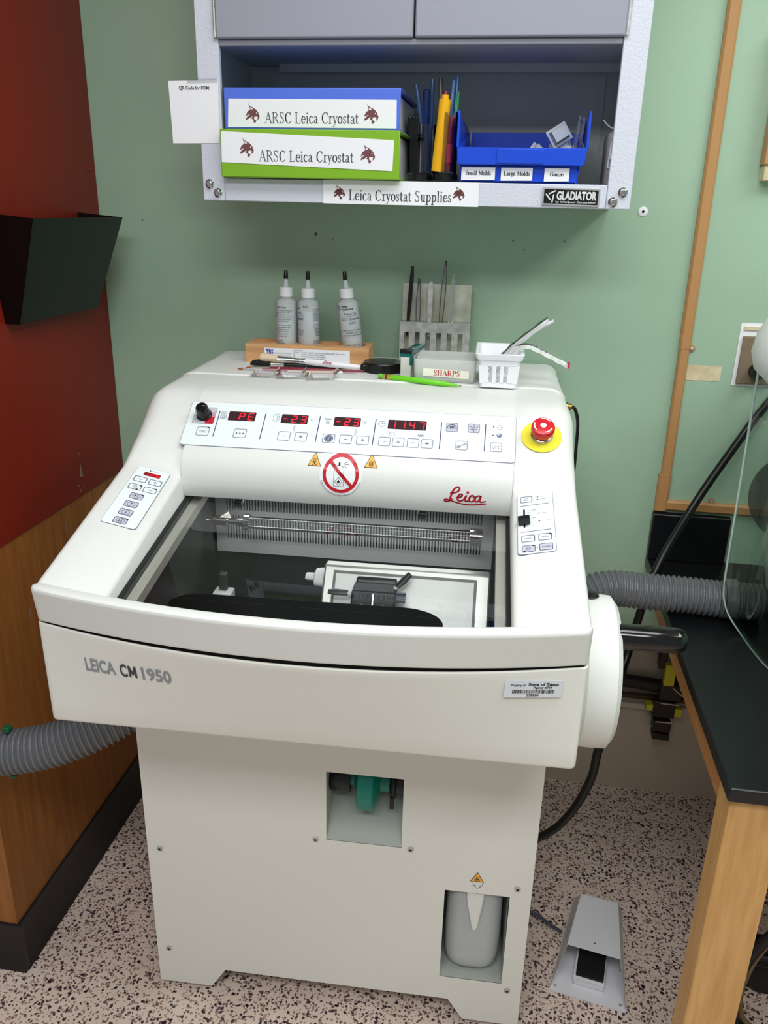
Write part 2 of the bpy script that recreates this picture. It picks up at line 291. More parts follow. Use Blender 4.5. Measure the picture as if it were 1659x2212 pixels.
# ------------------------------------------------------------------ room shell
def struct(name,mb,**k):
    o=mb.build(name,**k); o['kind']='structure'; return o
M_floor=mat('terrazzo',(205,185,165),0.3)
def terrazzo(m):
    N,L,b=nodes(m); t=N.new('ShaderNodeTexCoord'); col=None
    nz=N.new('ShaderNodeTexNoise'); nz.inputs['Scale'].default_value=70; nz.inputs['Detail'].default_value=2
    ad=N.new('ShaderNodeVectorMath'); ad.operation='MULTIPLY_ADD'; ad.inputs[1].default_value=(0.011,0.011,0.0); L.new(nz.outputs['Color'],ad.inputs[0]); L.new(t.outputs['Object'],ad.inputs[2]); L.new(t.outputs['Object'],nz.inputs['Vector'])
    base=N.new('ShaderNodeTexNoise'); base.inputs['Scale'].default_value=9; L.new(t.outputs['Object'],base.inputs['Vector'])
    r0=N.new('ShaderNodeValToRGB'); r0.color_ramp.elements[0].color=(*lin((218,196,182)),1); r0.color_ramp.elements[1].color=(*lin((240,222,208)),1); L.new(base.outputs['Fac'],r0.inputs['Fac']); col=r0.outputs['Color']
    for sc,th,keep,c1,c2,sd in ((170,0.42,0.56,(146,116,112),(178,150,142),3),(135,0.39,0.50,(66,48,60),(120,88,90),0),(100,0.34,0.28,(32,24,36),(84,60,68),7)):
        v=N.new('ShaderNodeTexVoronoi'); v.inputs['Scale'].default_value=sc; v.inputs['Randomness'].default_value=1.0
        of=N.new('ShaderNodeVectorMath'); of.operation='ADD'; of.inputs[1].default_value=(sd*1.3,sd*0.7,0); L.new(ad.outputs[0],of.inputs[0])
        fl=N.new('ShaderNodeVectorMath'); fl.operation='MULTIPLY'; fl.inputs[1].default_value=(1,1,0); L.new(of.outputs[0],fl.inputs[0]); L.new(fl.outputs[0],v.inputs['Vector'])
        sp=N.new('ShaderNodeSeparateColor'); L.new(v.outputs['Color'],sp.inputs[0])
        a=N.new('ShaderNodeMath'); a.operation='MULTIPLY_ADD'; a.inputs[1].default_value=-0.25; a.inputs[2].default_value=th+0.12; L.new(sp.outputs[1],a.inputs[0])
        q=N.new('ShaderNodeMath'); q.operation='LESS_THAN'; L.new(v.outputs['Distance'],q.inputs[0]); L.new(a.outputs[0],q.inputs[1])
        k=N.new('ShaderNodeMath'); k.operation='LESS_THAN'; k.inputs[1].default_value=keep; L.new(sp.outputs[0],k.inputs[0])
        mu=N.new('ShaderNodeMath'); mu.operation='MULTIPLY'; L.new(q.outputs[0],mu.inputs[0]); L.new(k.outputs[0],mu.inputs[1])
        cr=N.new('ShaderNodeValToRGB'); cr.color_ramp.elements[0].color=(*lin(c1),1); cr.color_ramp.elements[1].color=(*lin(c2),1); L.new(sp.outputs[2],cr.inputs['Fac'])
        mx=N.new('ShaderNodeMix'); mx.data_type='RGBA'; L.new(mu.outputs[0],mx.inputs[0]); L.new(col,mx.inputs[6]); L.new(cr.outputs['Color'],mx.inputs[7]); col=mx.outputs[2]
    L.new(col,b.inputs['Base Color'])
terrazzo(M_floor)
M_green=mottled(mat('green_wall_paint',(160,188,163),0.45),(157,185,160),(164,192,167),3,3)
bumpy(M_green,220,0.06)
M_beige=mat('beige_wall_paint',(196,182,164),0.6)
M_ceil=mat('ceiling_white',(228,228,224),0.8)
def wood(name,c1,c2,axis='z',scale=14,rough=0.42):
    st={'z':(9,9,0.7),'y':(9,0.7,9),'x':(0.7,9,9)}[axis]
    return mottled(mat(name,c1,rough),c1,c2,scale,6,st,0.3,0.7)
M_oak=wood('oak_veneer',(138,84,34),(164,104,48),'z',7,0.5)
M_oakleg=wood('light_oak',(196,146,84),(218,170,108),'z',12,0.45)
M_oakrail=wood('light_oak_rail',(170,112,58),(192,134,78),'y',12,0.45)
M_block=wood('beech_block',(190,140,92),(220,172,122),'x',10,0.5)
M_redpan=mat('red_painted_panel',(122,26,8),0.45)
M_rubber=mat('black_rubber_base',(26,22,24),0.35)
M_tan=mat('tan_raceway',(184,136,86),0.45)
struct('floor',MB().box((-3,-4,-0.05),(3,0.25,0),M_floor))
struct('ceiling',MB().box((-3,-4,2.9),(3,0.25,2.95),M_ceil))
struct('wall_back',MB().box((-0.81,0,0.617),(3,0.2,2.9),M_green))
struct('wall_back_lower',MB().box((-0.81,0.2048,0),(3,0.25,0.70),M_beige))
struct('wall_right',MB().box((2.3,-4,0),(2.35,0.2,2.9),M_green))
struct('wall_left',MB().box((-1.5,-0.68,0),(-0.8097,0.25,2.9),M_oak))
bb=MB(); pr=[(-0.8097,0.0),(-0.795,0.0),(-0.797,0.008),(-0.803,0.02),(-0.804,0.126),(-0.8097,0.128)]
bb.prism(pr,'y',-0.685,0.2,M_rubber); bb.prism([(-0.68-(x+0.8097),z) for x,z in pr],'x',-1.45,-0.797,M_rubber)
struct('baseboard_left',bb)
struct('trim_1',MB().box((-0.79,0.19,0.288),(3,0.2048,0.306),M_beige),bevel=0.003)
t=thing('red_panel','dark red painted sheet fixed over the wood on the left','panel',(-0.8097,-0.3,0.9766))
MB().box((-0.8096,-0.679,0.9766),(-0.8065,-0.002,2.6),M_redpan).build('sheet',t)
M_scuff=mat('scuffed_paint',(150,120,116),0.7)
FL=plane((-0.8064,0,0),(0,1,0),(0,0,1)); FL2=plane((-0.8096,0,0),(0,1,0),(0,0,1))
m=MB(); random.seed(4)
m.poly([(-0.221,1.02),(-0.216,1.042),(-0.213,1.056),(-0.209,1.045),(-0.207,1.03),(-0.204,1.018),(-0.212,1.022)],M_scuff,FL); m.poly([(-0.216,1.075),(-0.213,1.083),(-0.211,1.074)],M_scuff,FL)
for a,b in ((-0.232,0.998),(-0.225,0.985),(-0.21,0.992)): m.poly([(a,b),(a+0.006,b+0.004),(a+0.004,b+0.009),(a+0.001,b+0.006)],M_scuff,FL)
m.build('scuff_mark',t)
for yy,zz in ((-0.034,1.6986),(-0.05,2.2)): MB().lathe([(0.0,0.004),(0.004,0.003),(0.006,0.0)][::-1],M_redpan,12,(-0.8065,yy,zz),'x').build('screw',t)
for a,b,lb in ((-0.30,0.925,'small white scuff on the wood just below the red sheet'),(-0.478,0.792,'white scuff on the wood left of the machine front corner')):
    m=MB(); m.poly([(a,b-0.012),(a+0.007,b-0.010),(a+0.004,b),(a+0.008,b+0.012),(a+0.001,b+0.010),(a+0.002,b)],M_scuff,FL2,0.0003); tag(m.build('scuff_mark',base=(-0.8096,a,b)),lb,'scuff mark')
# wall scars on the green wall
FB=plane((0,0,0),(1,0,0),(0,0,1))
M_scar=mat('dark_plaster',(70,84,66),0.8)
for x,z,r,lb in ((-0.7006,1.5918,0.003,'tiny dark nick in the green wall right of the black file holder'),(-0.285,1.5717,0.006,'largest dark nail hole in the green wall, above the leftmost bottles'),(-0.246,1.5627,0.0025,'tiny nail hole just right of the largest one in the green wall'),(0.1603,1.5696,0.003,'left nail hole of three under the right half of the cabinet'),(0.272,1.5707,0.003,'right nail hole of three under the right half of the cabinet'),(0.186,1.551,0.003,'lowest nail hole of three under the right half of the cabinet')):
    m=MB(); m.poly([(x+r*0.65*cos(k)*random.uniform(.6,1.2),z+r*0.65*sin(k)*random.uniform(.6,1.2)) for k in [i*0.7 for i in range(9)]],M_scar,FB,0.0004); tag(m.build('nail_hole',base=(x,0,z)),lb,'nail hole',None)
t=thing('wall_anchor','white plastic wall anchor in the green wall below the right cabinet corner','wall anchor',(0.4295,0,1.6358))
MB().lathe([(0.0098,0.0),(0.0098,-0.0015),(0.008,-0.0025),(0.0,-0.0025)],M_paper,20,(0.4295,0,1.6358),'y').build('collar',t)
MB().lathe([(0.0028,-0.0026),(0.0028,-0.0032),(0,-0.0032)],M_black,12,(0.4295,0,1.6358),'y').build('hole',t)
# ------------------------------------------------------------------ black wall file
t=thing('wall_file','black plastic document holder mounted on the red sheet','file holder',(-0.8065,-0.32,1.40))
y0,y1=-0.456,-0.098; xb=-0.8062; th=0.003; iL,iR=0.031,0.014
fr=[(-0.702,1.599),(-0.775,1.4035)]
M_file=mat('black_file_plastic',(9,10,9),0.22,spec=0.35)
m=MB(); m.add([(fr[0][0],y0,fr[0][1]),(fr[0][0],y1,fr[0][1]),(fr[1][0],y1-iR,fr[1][1]),(fr[1][0],y0+iL,fr[1][1]),(fr[0][0]-th,y0+th,fr[0][1]),(fr[0][0]-th,y1-th,fr[0][1]),(fr[1][0]-th,y1-iR-th,fr[1][1]),(fr[1][0]-th,y0+iL+th,fr[1][1])],[(3,2,1,0),(4,5,6,7),(0,1,5,4),(1,2,6,5),(2,3,7,6),(3,0,4,7)],M_file)
m.build('front_panel',t)
for ya,yb,sg in ((y0,y0+iL,1),(y1,y1-iR,-1)):
    q=[(fr[0][0]-0.001,ya,fr[0][1]),(xb,ya,1.607),(xb,yb,1.402),(fr[1][0]-0.001,yb,fr[1][1])]
    MB().add([*q,*[(a,b+sg*th,c) for a,b,c in q]],[(0,1,2,3),(7,6,5,4),(0,4,5,1),(1,5,6,2),(2,6,7,3),(3,7,4,0)],M_file).build('side_panel',t)
MB().box((xb,y0+iL,1.402),(fr[1][0]-0.0005,y1-iR,1.4055),M_file).build('base',t)
# ------------------------------------------------------------------ raceway
t=thing('cable_raceway','tan L-shaped cable raceway running down the green wall to the black backsplash','raceway',(0.55,0,0.973))
m=MB(); pr=[(-0.0125,0),(-0.0125,-0.008),(-0.008,-0.013),(0.008,-0.013),(0.0125,-0.008),(0.0125,0)]
def race(p0,p1,w=1.0,d=1.0):
    rings=[]
    for p in (p0,p1):
        rings.append([(p[0]+a*w,b*d,p[1]) for a,b in pr])
    MB().loft(rings,M_tan).build('vertical_channel',t)
race((0.5545,1.352),(0.5475,2.9)); race((0.5555,1.055),(0.5545,1.3515),0.9)
m=MB(); m.loft([[(0.554+a*1.15,b*1.15,1.06) for a,b in pr],[(0.554+a*1.15,b*1.15,0.985) for a,b in pr],[(0.554+a*1.15,b*1.15,0.971+0.4*0) for a,b in pr]],M_tan); m.build('elbow',t)
m=MB(); m.loft([[(0.558,b*1.0,0.984+a) for a,b in pr],[(0.95,b*1.0,0.984+a) for a,b in pr]],M_tan); m.build('horizontal_channel',t)
for x,z in ((0.567,1.3532),(0.6643,1.0002)):
    m=MB(); m.lathe([(0.0075,0.0),(0.0075,-0.003),(0.0,-0.003)],M_tan,14,(x+0.004,-0.0,z),'y'); m.lathe([(0.0045,-0.003),(0.004,-0.006),(0.0,-0.007)],M_steel,12,(x+0.004,0,z),'y'); m.build('mounting_clip',t)
t=thing('tape_strip','strip of aged beige tape stuck on the green wall right of the raceway','tape',(0.597,0,1.30))
M_tape=mottled(mat('aged_tape',(212,196,160),0.6),(200,182,142),(222,208,176),40,3)
MB().plate(rrect(0.5565,1.2825,0.6415,1.3165,0.004,2),M_tape,FB,0.0002,0.0008).build('tape',t)
t=thing('power_outlet','brown wall outlet plate with white paper edging behind the white dome','outlet',(0.70,0,1.345))
M_outl=mat('brown_outlet_plate',(128,112,92),0.45)
MB().plate([(0.667,1.276),(0.755,1.276),(0.756,1.4135),(0.667,1.4135)],M_paper,FB,0.0003,0.001).build('paper_backing',t)
MB().box((0.6745,-0.008,1.281),(0.75,-0.0012,1.386),M_outl).build('cover_plate',t,bevel=0.002)
MB().box((0.6745,-0.004,1.398),(0.745,-0.0012,1.406),M_tape).build('label_strip',t)
m=MB(); Fo=plane((0,-0.0081,0),(1,0,0),(0,0,1)); m.cring(0.713,1.355,0.016,0.0015,M_brown,Fo); m.build('socket',t)
MB().lathe([(0.017,-0.008),(0.017,-0.03),(0.012,-0.038),(0.0,-0.038)],M_black,18,(0.713,0,1.312),'y').build('plug',t)
t=thing('junction_box','brown surface box with a cream skirt high on the green wall at right','electrical box',(0.72,0,1.70))
MB().box((0.648,-0.035,1.729),(0.78,-0.001,1.98),M_tan).build('cover',t,bevel=0.002)
MB().box((0.652,-0.03,1.699),(0.776,-0.001,1.729),M_tape).build('skirt',t,bevel=0.002)
# ------------------------------------------------------------------ bench at right
M_slab=mat('black_epoxy_top',(18,19,22),0.32)
t=thing('lab_bench','oak lab bench with black epoxy top and backsplash','bench',(1.0,-0.43,0))
MB().box((0.5376,-0.868,0.8235),(1.7,-0.001,0.848),M_slab).build('worktop',t,bevel=0.003)
m=MB(); m.box((0.5376,-0.024,0.848),(0.715,-0.001,0.966),M_slab); m.build('backsplash',t,bevel=0.003)
m=MB(); m.box((0.549,-0.84,0.765),(0.569,-0.03,0.8235),M_oakrail); m.build('apron',t,bevel=0.002,label='oak rail under the left edge of the worktop')
MB().box((0.62,-0.842,0.765),(1.6,-0.822,0.8235),M_oakrail).build('apron',t,bevel=0.002)
def leg(x0,x1,yb,yf,dx):
    m=MB(); rr=[]
    for z,k in ((0.03,1.0),(0.8235,0.0)):
        rr.append([(x0+dx*k,yf,z),(x1+dx*k,yf,z),(x1+dx*k,yb,z),(x0+dx*k,yb,z)])
    m.loft(rr,M_oakleg); o=m.build('leg',t,bevel=0.003)
    q=MB(); q.lathe([(0.016,0.0),(0.016,0.02),(0.008,0.031)],M_steel,14,((x0+x1)/2+dx,(yb+yf)/2,0)); q.build('foot_glide',o)
leg(0.5475,0.628,-0.79,-0.852,0.0); leg(1.55,1.63,-0.79,-0.852,0.0)
MB().box((1.1,-0.80,0.0),(1.5,-0.05,0.765),M_oakrail).build('pedestal',t)
# ------------------------------------------------------------------ acrylic enclosure on bench
M_acr=pane('clear_acrylic',(0.93,0.965,0.95),1.38)
M_smoke=pane('smoked_acrylic',(0.35,0.38,0.38),1.45)
cx,cy=0.862,-0.47
t=thing('fume_enclosure','clear curved acrylic shield under a white dome at the right end of the bench','enclosure',(cx,cy,0.849))
bt=smooth([(0.626,-0.352,0.952),(0.630,-0.355,0.915),(0.643,-0.362,0.882),(0.667,-0.385,0.852),(0.675,-0.4536,0.8505),(0.688,-0.515,0.8505),(0.725,-0.60,0.8505),(0.80,-0.665,0.8505),(0.92,-0.69,0.8505)],5)
M_edge=mat('acrylic_edge',(186,206,200),0.2)
tp=[(0.617+(q.x-0.626)*0.9,q.y,1.40) for q in bt]
m=MB(); n=len(bt); m.add([tuple(q) for q in bt]+tp,[(i,i+1,n+1+i,n+i) for i in range(n-1)],M_acr); m.add([(q.x+0.003,q.y+0.001,q.z) for q in bt]+[(a+0.003,b+0.001,c) for a,b,c in tp],[(i,i+1,n+1+i,n+i) for i in range(n-1)],M_acr); m.build('curved_shield',t)
MB().tube([(q.x+0.0015,q.y,q.z) for q in bt],0.0018,M_edge,6).build('shield_edge',t)
MB().tube([(bt[0].x+0.0015,bt[0].y,bt[0].z),(tp[0][0]+0.0015,tp[0][1],1.39)],0.0024,M_edge,6).build('shield_edge',t)
M_dome=mat('white_dome_plastic',(232,236,232),0.35)
MB().lathe([(0.0,1.35),(0.20,1.35),(0.25,1.362),(0.276,1.385),(0.284,1.412),(0.28,1.44),(0.262,1.48),(0.20,1.525),(0.10,1.55),(0.0,1.555)],M_dome,56,(cx,cy,0)).build('dome_lid',t,sharp=70)
TD=Matrix.Translation((0.80,-0.17,1.075))@Matrix.Rotation(math.radians(58),4,'X')@Matrix.Rotation(math.radians(-20),4,'Y')
m=MB(); m.lathe([(0.0,0.0),(0.10,0.0),(0.10,0.003),(0.0,0.003)],M_smoke,40,T=TD); m.build('smoked_disc',t)
M_unit=mat('light_grey_housing',(196,200,198),0.45)
m=MB(); m.prism([(0.735,0.975),(0.76,0.88),(0.80,0.852),(0.97,0.852),(0.97,1.06),(0.742,1.06)],'y',-0.40,-0.20,M_unit); m.build('filter_unit',t,bevel=0.004)
MB().box((0.738,-0.345,1.062),(0.80,-0.25,1.10),M_dsteel).build('bracket',t,bevel=0.003)
MB().box((0.80,-0.33,1.10),(0.90,-0.26,1.352),M_black).build('column',t,bevel=0.004)
# ------------------------------------------------------------------ corrugated hoses
M_hose=mat('grey_corrugated_plastic',(112,113,118),0.28)
def hose(path,r,pitch,m=M_hose):
    P=smooth(path,24); L=[0.0]
    for a,b in zip(P[:-1],P[1:]): L.append(L[-1]+(b-a).length)
    n=int(L[-1]/(pitch/7)); Q=[]; j=0
    for i in range(n+1):
        s_=L[-1]*i/n
        while j<len(L)-2 and L[j+1]<s_: j+=1
        Q.append(P[j].lerp(P[j+1],(s_-L[j])/max(L[j+1]-L[j],1e-9)))
    pf=[-0.0042,-0.0038,-0.002,0.0006,0.0012,0.0006,-0.002]
    mb=MB(); mb.tube(Q,lambda i:r+pf[i%7]*(r/0.036),m,26); return mb
t=thing('suction_hose','grey corrugated hose crossing the bench behind the handwheel','hose',(0.5,-0.3,0.849))
hose([(0.335,-0.33,0.862),(0.385,-0.315,0.887),(0.43,-0.305,0.893),(0.4955,-0.3,0.8895),(0.57,-0.3,0.8895),(0.62,-0.3,0.8875),(0.67,-0.3,0.887),(0.72,-0.3,0.8865)],0.0378,0.0107).build('tube',t)
MB().lathe([(0.0395,0.645),(0.0415,0.646),(0.0415,0.668),(0.0395,0.669)],M_hose,28,(0,-0.3,0.8895),'x',caps=False).build('cuff',t)
t=thing('suction_hose','grey corrugated hose curving in below the machine from the left','hose',(-0.65,-0.70,0.60))
hose([(-1.9,-0.95,0.66),(-1.4,-0.93,0.665),(-1.02,-0.84,0.655),(-0.88,-0.79,0.640),(-0.80,-0.757,0.633),(-0.734,-0.735,0.634),(-0.66,-0.715,0.643),(-0.603,-0.69,0.657),(-0.558,-0.66,0.671),(-0.52,-0.62,0.685)],0.0425,0.0105).build('tube',t)
M_tie=mat('green_cable_tie',(16,92,54),0.4)
t=thing('cable_tie','green zip tie around the left corrugated hose','cable tie',(-0.716,-0.73,0.588))
m=MB(); c_=Vector((-0.716,-0.7305,0.6362)); tx=Vector((0.95,0.27,0.09)).normalized(); uu=Vector((0,0,1)); uu=(uu-tx*uu.z).normalized(); vv=tx.cross(uu)
m.tube([c_+(uu*cos(2*PI*i/32)+vv*sin(2*PI*i/32))*0.0465 for i in range(33)],0.0024,M_tie,6,False); m.build('strap',t)
MB().box((-0.724,-0.737,0.682),(-0.710,-0.722,0.693),M_tie).build('lock_head',t,bevel=0.002)
MB().box((-0.722,-0.742,0.580),(-0.709,-0.728,0.590),M_tie).build('lock_head',t,bevel=0.003)
# ------------------------------------------------------------------ cables
M_cable=mat('black_cable',(12,12,13),0.35)
t=thing('black_cable','thick black cable crossing the green wall and looping under the handwheel','cable',(0.42,-0.30,0.3))
MB().tube(smooth([(0.98,-0.012,1.60),(0.84,-0.012,1.385),(0.745,-0.014,1.237),(0.6936,-0.04,1.158),(0.612,-0.085,1.019),(0.525,-0.19,0.882),(0.486,-0.23,0.70),(0.462,-0.30,0.655),(0.44,-0.38,0.62),(0.419,-0.42,0.567),(0.413,-0.42,0.498),(0.389,-0.42,0.42),(0.3555,-0.42,0.358),(0.3185,-0.42,0.322),(0.285,-0.42,0.305)],8),0.0092,M_cable,12).build('cable',t)
MB().lathe([(0.0,0.2725),(0.016,0.2725),(0.016,0.284),(0.011,0.287)],M_black,16,(0.0145,-0.418,0.305),'x').build('strain_relief',t)
# ------------------------------------------------------------------ service lines on the lower wall
t=thing('conduit','thick dark pipe running along the lower wall under the bench','pipe',(0.8,0.17,0.365))
MB().tube([(0.2,0.175,0.392),(0.55,0.175,0.39),(0.64,0.172,0.386),(0.72,0.172,0.378),(1.5,0.172,0.378)],0.019,mat('dark_pipe',(30,26,24),0.5),12).build('pipe',t)
t=thing('conduit','thin brown pipe running along the lower wall above the beige ledge','pipe',(0.8,0.18,0.32))
MB().tube([(0.2,0.185,0.338),(1.5,0.185,0.334)],0.009,mat('brown_pipe',(62,40,22),0.5),10).build('pipe',t)
t=thing('valve_assembly','dark valve stack with yellow tags below the bench','valve',(0.67,0.15,0.25))
M_dk=mat('dark_brown_iron',(44,32,26),0.45); M_ytag=mat('yellow_tag',(206,196,40),0.5); M_cream=mat('cream_wire',(190,176,150),0.5)
m=MB(); m.box((0.655,0.135,0.36),(0.715,0.17,0.41),M_dk); m.box((0.645,0.14,0.30),(0.705,0.178,0.352),M_dk); m.box((0.652,0.135,0.256),(0.70,0.178,0.29),M_dk); m.box((0.655,0.14,0.226),(0.702,0.178,0.246),M_dk); m.box((0.695,0.14,0.42),(0.74,0.18,0.52),M_dk); m.box((0.645,0.15,0.45),(0.665,0.185,0.53),M_dk); m.build('valve_body',t,bevel=0.003)
for b in ((0.66,0.132,0.41,0.688,0.15,0.475),(0.628,0.145,0.318,0.648,0.17,0.336),(0.705,0.145,0.305,0.725,0.17,0.33),(0.698,0.132,0.425,0.728,0.139,0.46)): MB().box(b[:3],b[3:],M_ytag).build('yellow_tag',t,bevel=0.001)
m=MB(); m.tube(smooth([(0.688,0.13,0.405),(0.705,0.128,0.392),(0.72,0.128,0.384),(0.745,0.13,0.398)],5),0.002,M_cream,6); m.build('wire',t); m=MB(); m.tube([(0.705,0.128,0.405),(0.735,0.128,0.409)],0.0025,M_paper,6); m.build('wire',t); m=MB(); m.tube([(0.66,0.13,0.354),(0.708,0.13,0.353)],0.0018,M_cream,6); m.build('wire',t); m=MB(); m.tube([(0.655,0.13,0.293),(0.70,0.13,0.294)],0.0018,M_cream,6); m.build('wire',t)
# ------------------------------------------------------------------ floor items at right
t=thing('foot_pedal','grey metal foot switch with black pedal on the speckled floor','foot switch',(0.45,-0.42,0))
M_pedal=mat('grey_hammered_metal',(226,225,230),0.45)
a=math.atan2(-0.0275,0.161); R_=Matrix.Translation((0.447,-0.545,0))@Matrix.Rotation(a,4,'Z')
T=lambda x,y,z: R_@Vector((x,y,z))
m=MB()
# hood: open at the front, rear low, wide at floor
fb=[(-0.081,0.0),(-0.048,0.128),(0.061,0.128),(0.083,0.0)]
th=0.003
Lf=[(-0.083,0.0,0.004),(-0.057,0.022,0.122),(0.057,0.022,0.122),(0.083,0.0,0.004)]; Lb=[(-0.060,0.27,0.004),(-0.043,0.195,0.105),(0.043,0.195,0.105),(0.060,0.27,0.004)]
def shell(q0,q1): # quad strip with thickness
    c=Vector((0,0.13,0.03)); vs=[Vector(p) for p in q0+q1]; ins=[p+(c-p).normalized()*th for p in vs]
    m.add(vs+ins,[(0,1,3,2),(6,7,5,4),(0,2,6,4),(1,5,7,3),(0,4,5,1),(2,3,7,6)],M_pedal,T)
shell([Lf[0],Lf[1]],[Lb[0],Lb[1]]); shell([Lf[1],Lf[2]],[Lb[1],Lb[2]]); shell([Lf[2],Lf[3]],[Lb[2],Lb[3]]); shell([Lb[0],Lb[1]],[Lb[3],Lb[2]])
m.build('guard_hood',t)
MB().prism([(-0.0835,-0.002),(0.0835,-0.002),(0.061,0.272),(-0.061,0.272)],'z',0.001,0.005,M_pedal,T).build('base_plate',t)
MB().prism([(0.03,0.006),(0.03,0.024),(0.14,0.05),(0.14,0.006)],'x',-0.033,0.033,M_pedal,lambda x,y,z:T(x,y,z)).build('pedal_body',t,bevel=0.002)
m=MB(); m.prism([(0.035,0.0262),(0.035,0.032),(0.115,0.0518),(0.115,0.0455)],'x',-0.03,0.03,M_black,lambda x,y,z:T(x,y,z)); m.build('pedal_pad',t,bevel=0.002)
for x,y in ((-0.071,0.011),(0.071,0.011),(0.066,0.10)): MB().lathe([(0.0035,0.005),(0.0035,0.007),(0,0.0078)],M_steel,10,(x,y,0),T=T).build('screw',t)
MB().lathe([(0.0025,0.0),(0.0,0.002)],mat('rust_spot',(120,80,60),0.8),8,(0.0,0.048,0.1195),T=T).build('rivet',t)
t=thing('pedal_cord','thin grey cord from the foot switch to the cabinet base','cord',(0.36,-0.36,0))
MB().tube(smooth([(0.395,-0.40,0.035),(0.37,-0.37,0.022),(0.335,-0.34,0.018),(0.29,-0.33,0.022),(0.25,-0.35,0.03)],6),0.0045,mat('slate_cord',(82,82,98),0.45),8).build('cord',t)
t=thing('rubber_tube','black and tan tubing coil standing beside the oak leg','tubing',(0.80,-0.55,0))
m=MB()
pth=[(0.93,-0.55,0.36),(0.86,-0.55,0.345),(0.80,-0.55,0.29),(0.757,-0.55,0.20),(0.742,-0.55,0.12),(0.744,-0.55,0.06),(0.765,-0.56,0.013),(0.85,-0.60,0.012),(0.95,-0.62,0.012)]
m.tube(smooth(pth,6),0.0105,M_cable,10); m.build('black_tube',t)
m=MB(); m.tube(smooth([(x+0.017,y+0.012,z-0.004 if z>0.03 else z-0.003) for x,y,z in pth],6),0.0075,mat('tan_rubber',(126,106,72),0.5),8); m.build('tan_tube',t,label='tan rubber tube')
t=thing('caster_base','black castor on a chrome leg under the bench','castor',(0.86,-0.44,0))
m=MB(); m.lathe([(0.03,-0.022),(0.046,-0.02),(0.05,0.0),(0.046,0.02),(0.03,0.022)],M_black,24,(0.84,-0.44,0.05),'y'); m.build('wheel',t)
MB().box((0.80,-0.475,0.09),(0.90,-0.405,0.125),M_black).build('fork_cover',t,bevel=0.01,seg=3)
MB().tube(smooth([(0.85,-0.44,0.12),(0.845,-0.42,0.19),(0.86,-0.40,0.26),(0.91,-0.39,0.29),(1.0,-0.38,0.30)],6),0.018,M_chrome,14).build('chrome_leg',t)
# ------------------------------------------------------------------ the cryostat
XL,XR,XC=-0.518,0.282,-0.118; GI,GO=-0.411,0.175     # outer sides, opening sides
cry=thing('cryostat','large white floor-standing laboratory cryostat with sloped glass lid','laboratory machine',(XC,-0.50,0),'m')
glass_z=lambda y:1.143+0.187*(y+0.49)
arm_z=lambda y,d:1.112+0.26*(y+0.91)-0.2*d
# side profile of the hood (y,z)
PS=[(-0.02,1.298),(-0.026,1.305),(-0.10,1.305),(-0.20,1.305),(-0.296,1.305),(-0.2985,1.3048),(-0.300,1.3024),(-0.34,1.3024),(-0.40,1.3018),(-0.43,1.3005),(-0.451,1.296),(-0.4717,1.2838),(-0.50,1.2635),(-0.534,1.239),(-0.550,1.2265),(-0.562,1.2150),(-0.574,1.2040),(-0.584,1.1978),(-0.595,1.1939),(-0.61,1.19),(-0.65,1.1796),(-0.70,1.1666),(-0.76,1.151),(-0.82,1.1354),(-0.88,1.1198),(-0.895,1.116),(-0.9037,1.1133),(-0.909,1.1118),(-0.913,1.1105),(-0.916,1.109)]
def wing(mb,side):
    xo=XL if side<0 else XR; xi=GI if side<0 else GO; sg=-1 if side<0 else 1
    rings=[]; n=len(PS)
    for i,(y,z) in enumerate(PS):
        xo=(XL if side<0 else XR)-(sg*(0.014-math.sqrt(max(0.0,0.014**2-(-0.9037-y)**2))) if y<-0.9037 else 0)
        a=PS[max(i-1,0)]; b=PS[min(i+1,n-1)]; tx=Vector((b[0]-a[0],b[1]-a[1])); 
        nn=Vector((tx.y,-tx.x)).normalized()
        if nn.y<0: nn=-nn
        k=min(max((-0.522-y)/0.055,0),1); tilt=0.2*k; r=0.038*(1-k)+0.014*k
        if y>-0.03: r=0.03
        ring=[]
        arm=y<-0.555
        def zz(x): return z-tilt*abs(xo-x)
        if arm:
            ring.append((xi,y,glass_z(y)-0.02)); ri=0.010
            for q in range(4):
                th=math.radians(90-30*q); ring.append((xi+sg*(ri-ri*sin(th)),y,zz(xi)-ri*(1-cos(th))))
        else:
            for q in range(5): ring.append((xi,y,zz(xi)))
        w_=abs(xo-xi)
        for q in (0.3,0.55): ring.append((xi+sg*w_*q,y,zz(xi+sg*w_*q)))
        for q in range(7):
            th=math.radians(15*q); x=xo-sg*(r-r*sin(th)); zz0=zz(xo-sg*r) if q else zz(xo-sg*r)
            off=r*(1-cos(th)); ring.append((x,y-nn.x*off,zz0-nn.y*off))
        ring.append((xo,y-nn.x*r,1.052)); rings.append(ring)
    mb.loft(rings if side<0 else [r_[::-1] for r_ in rings],M_white,closed=False,caps=False)
PC=[p_ for p_ in PS if p_[0]>=-0.5341]+[(-0.5547,1.2241),(-0.566,1.2135),(-0.5755,1.199),(-0.581,1.181),(-0.5825,1.162),(-0.5795,1.145),(-0.573,1.1335),(-0.566,1.1305),(-0.552,1.1315)]
hood=MB(); wing(hood,-1); wing(hood,1)
hood.prism(PC+[(-0.535,1.137),(-0.45,1.158),(-0.02,1.158)],'x',GI-0.0,GO+0.0,M_white)
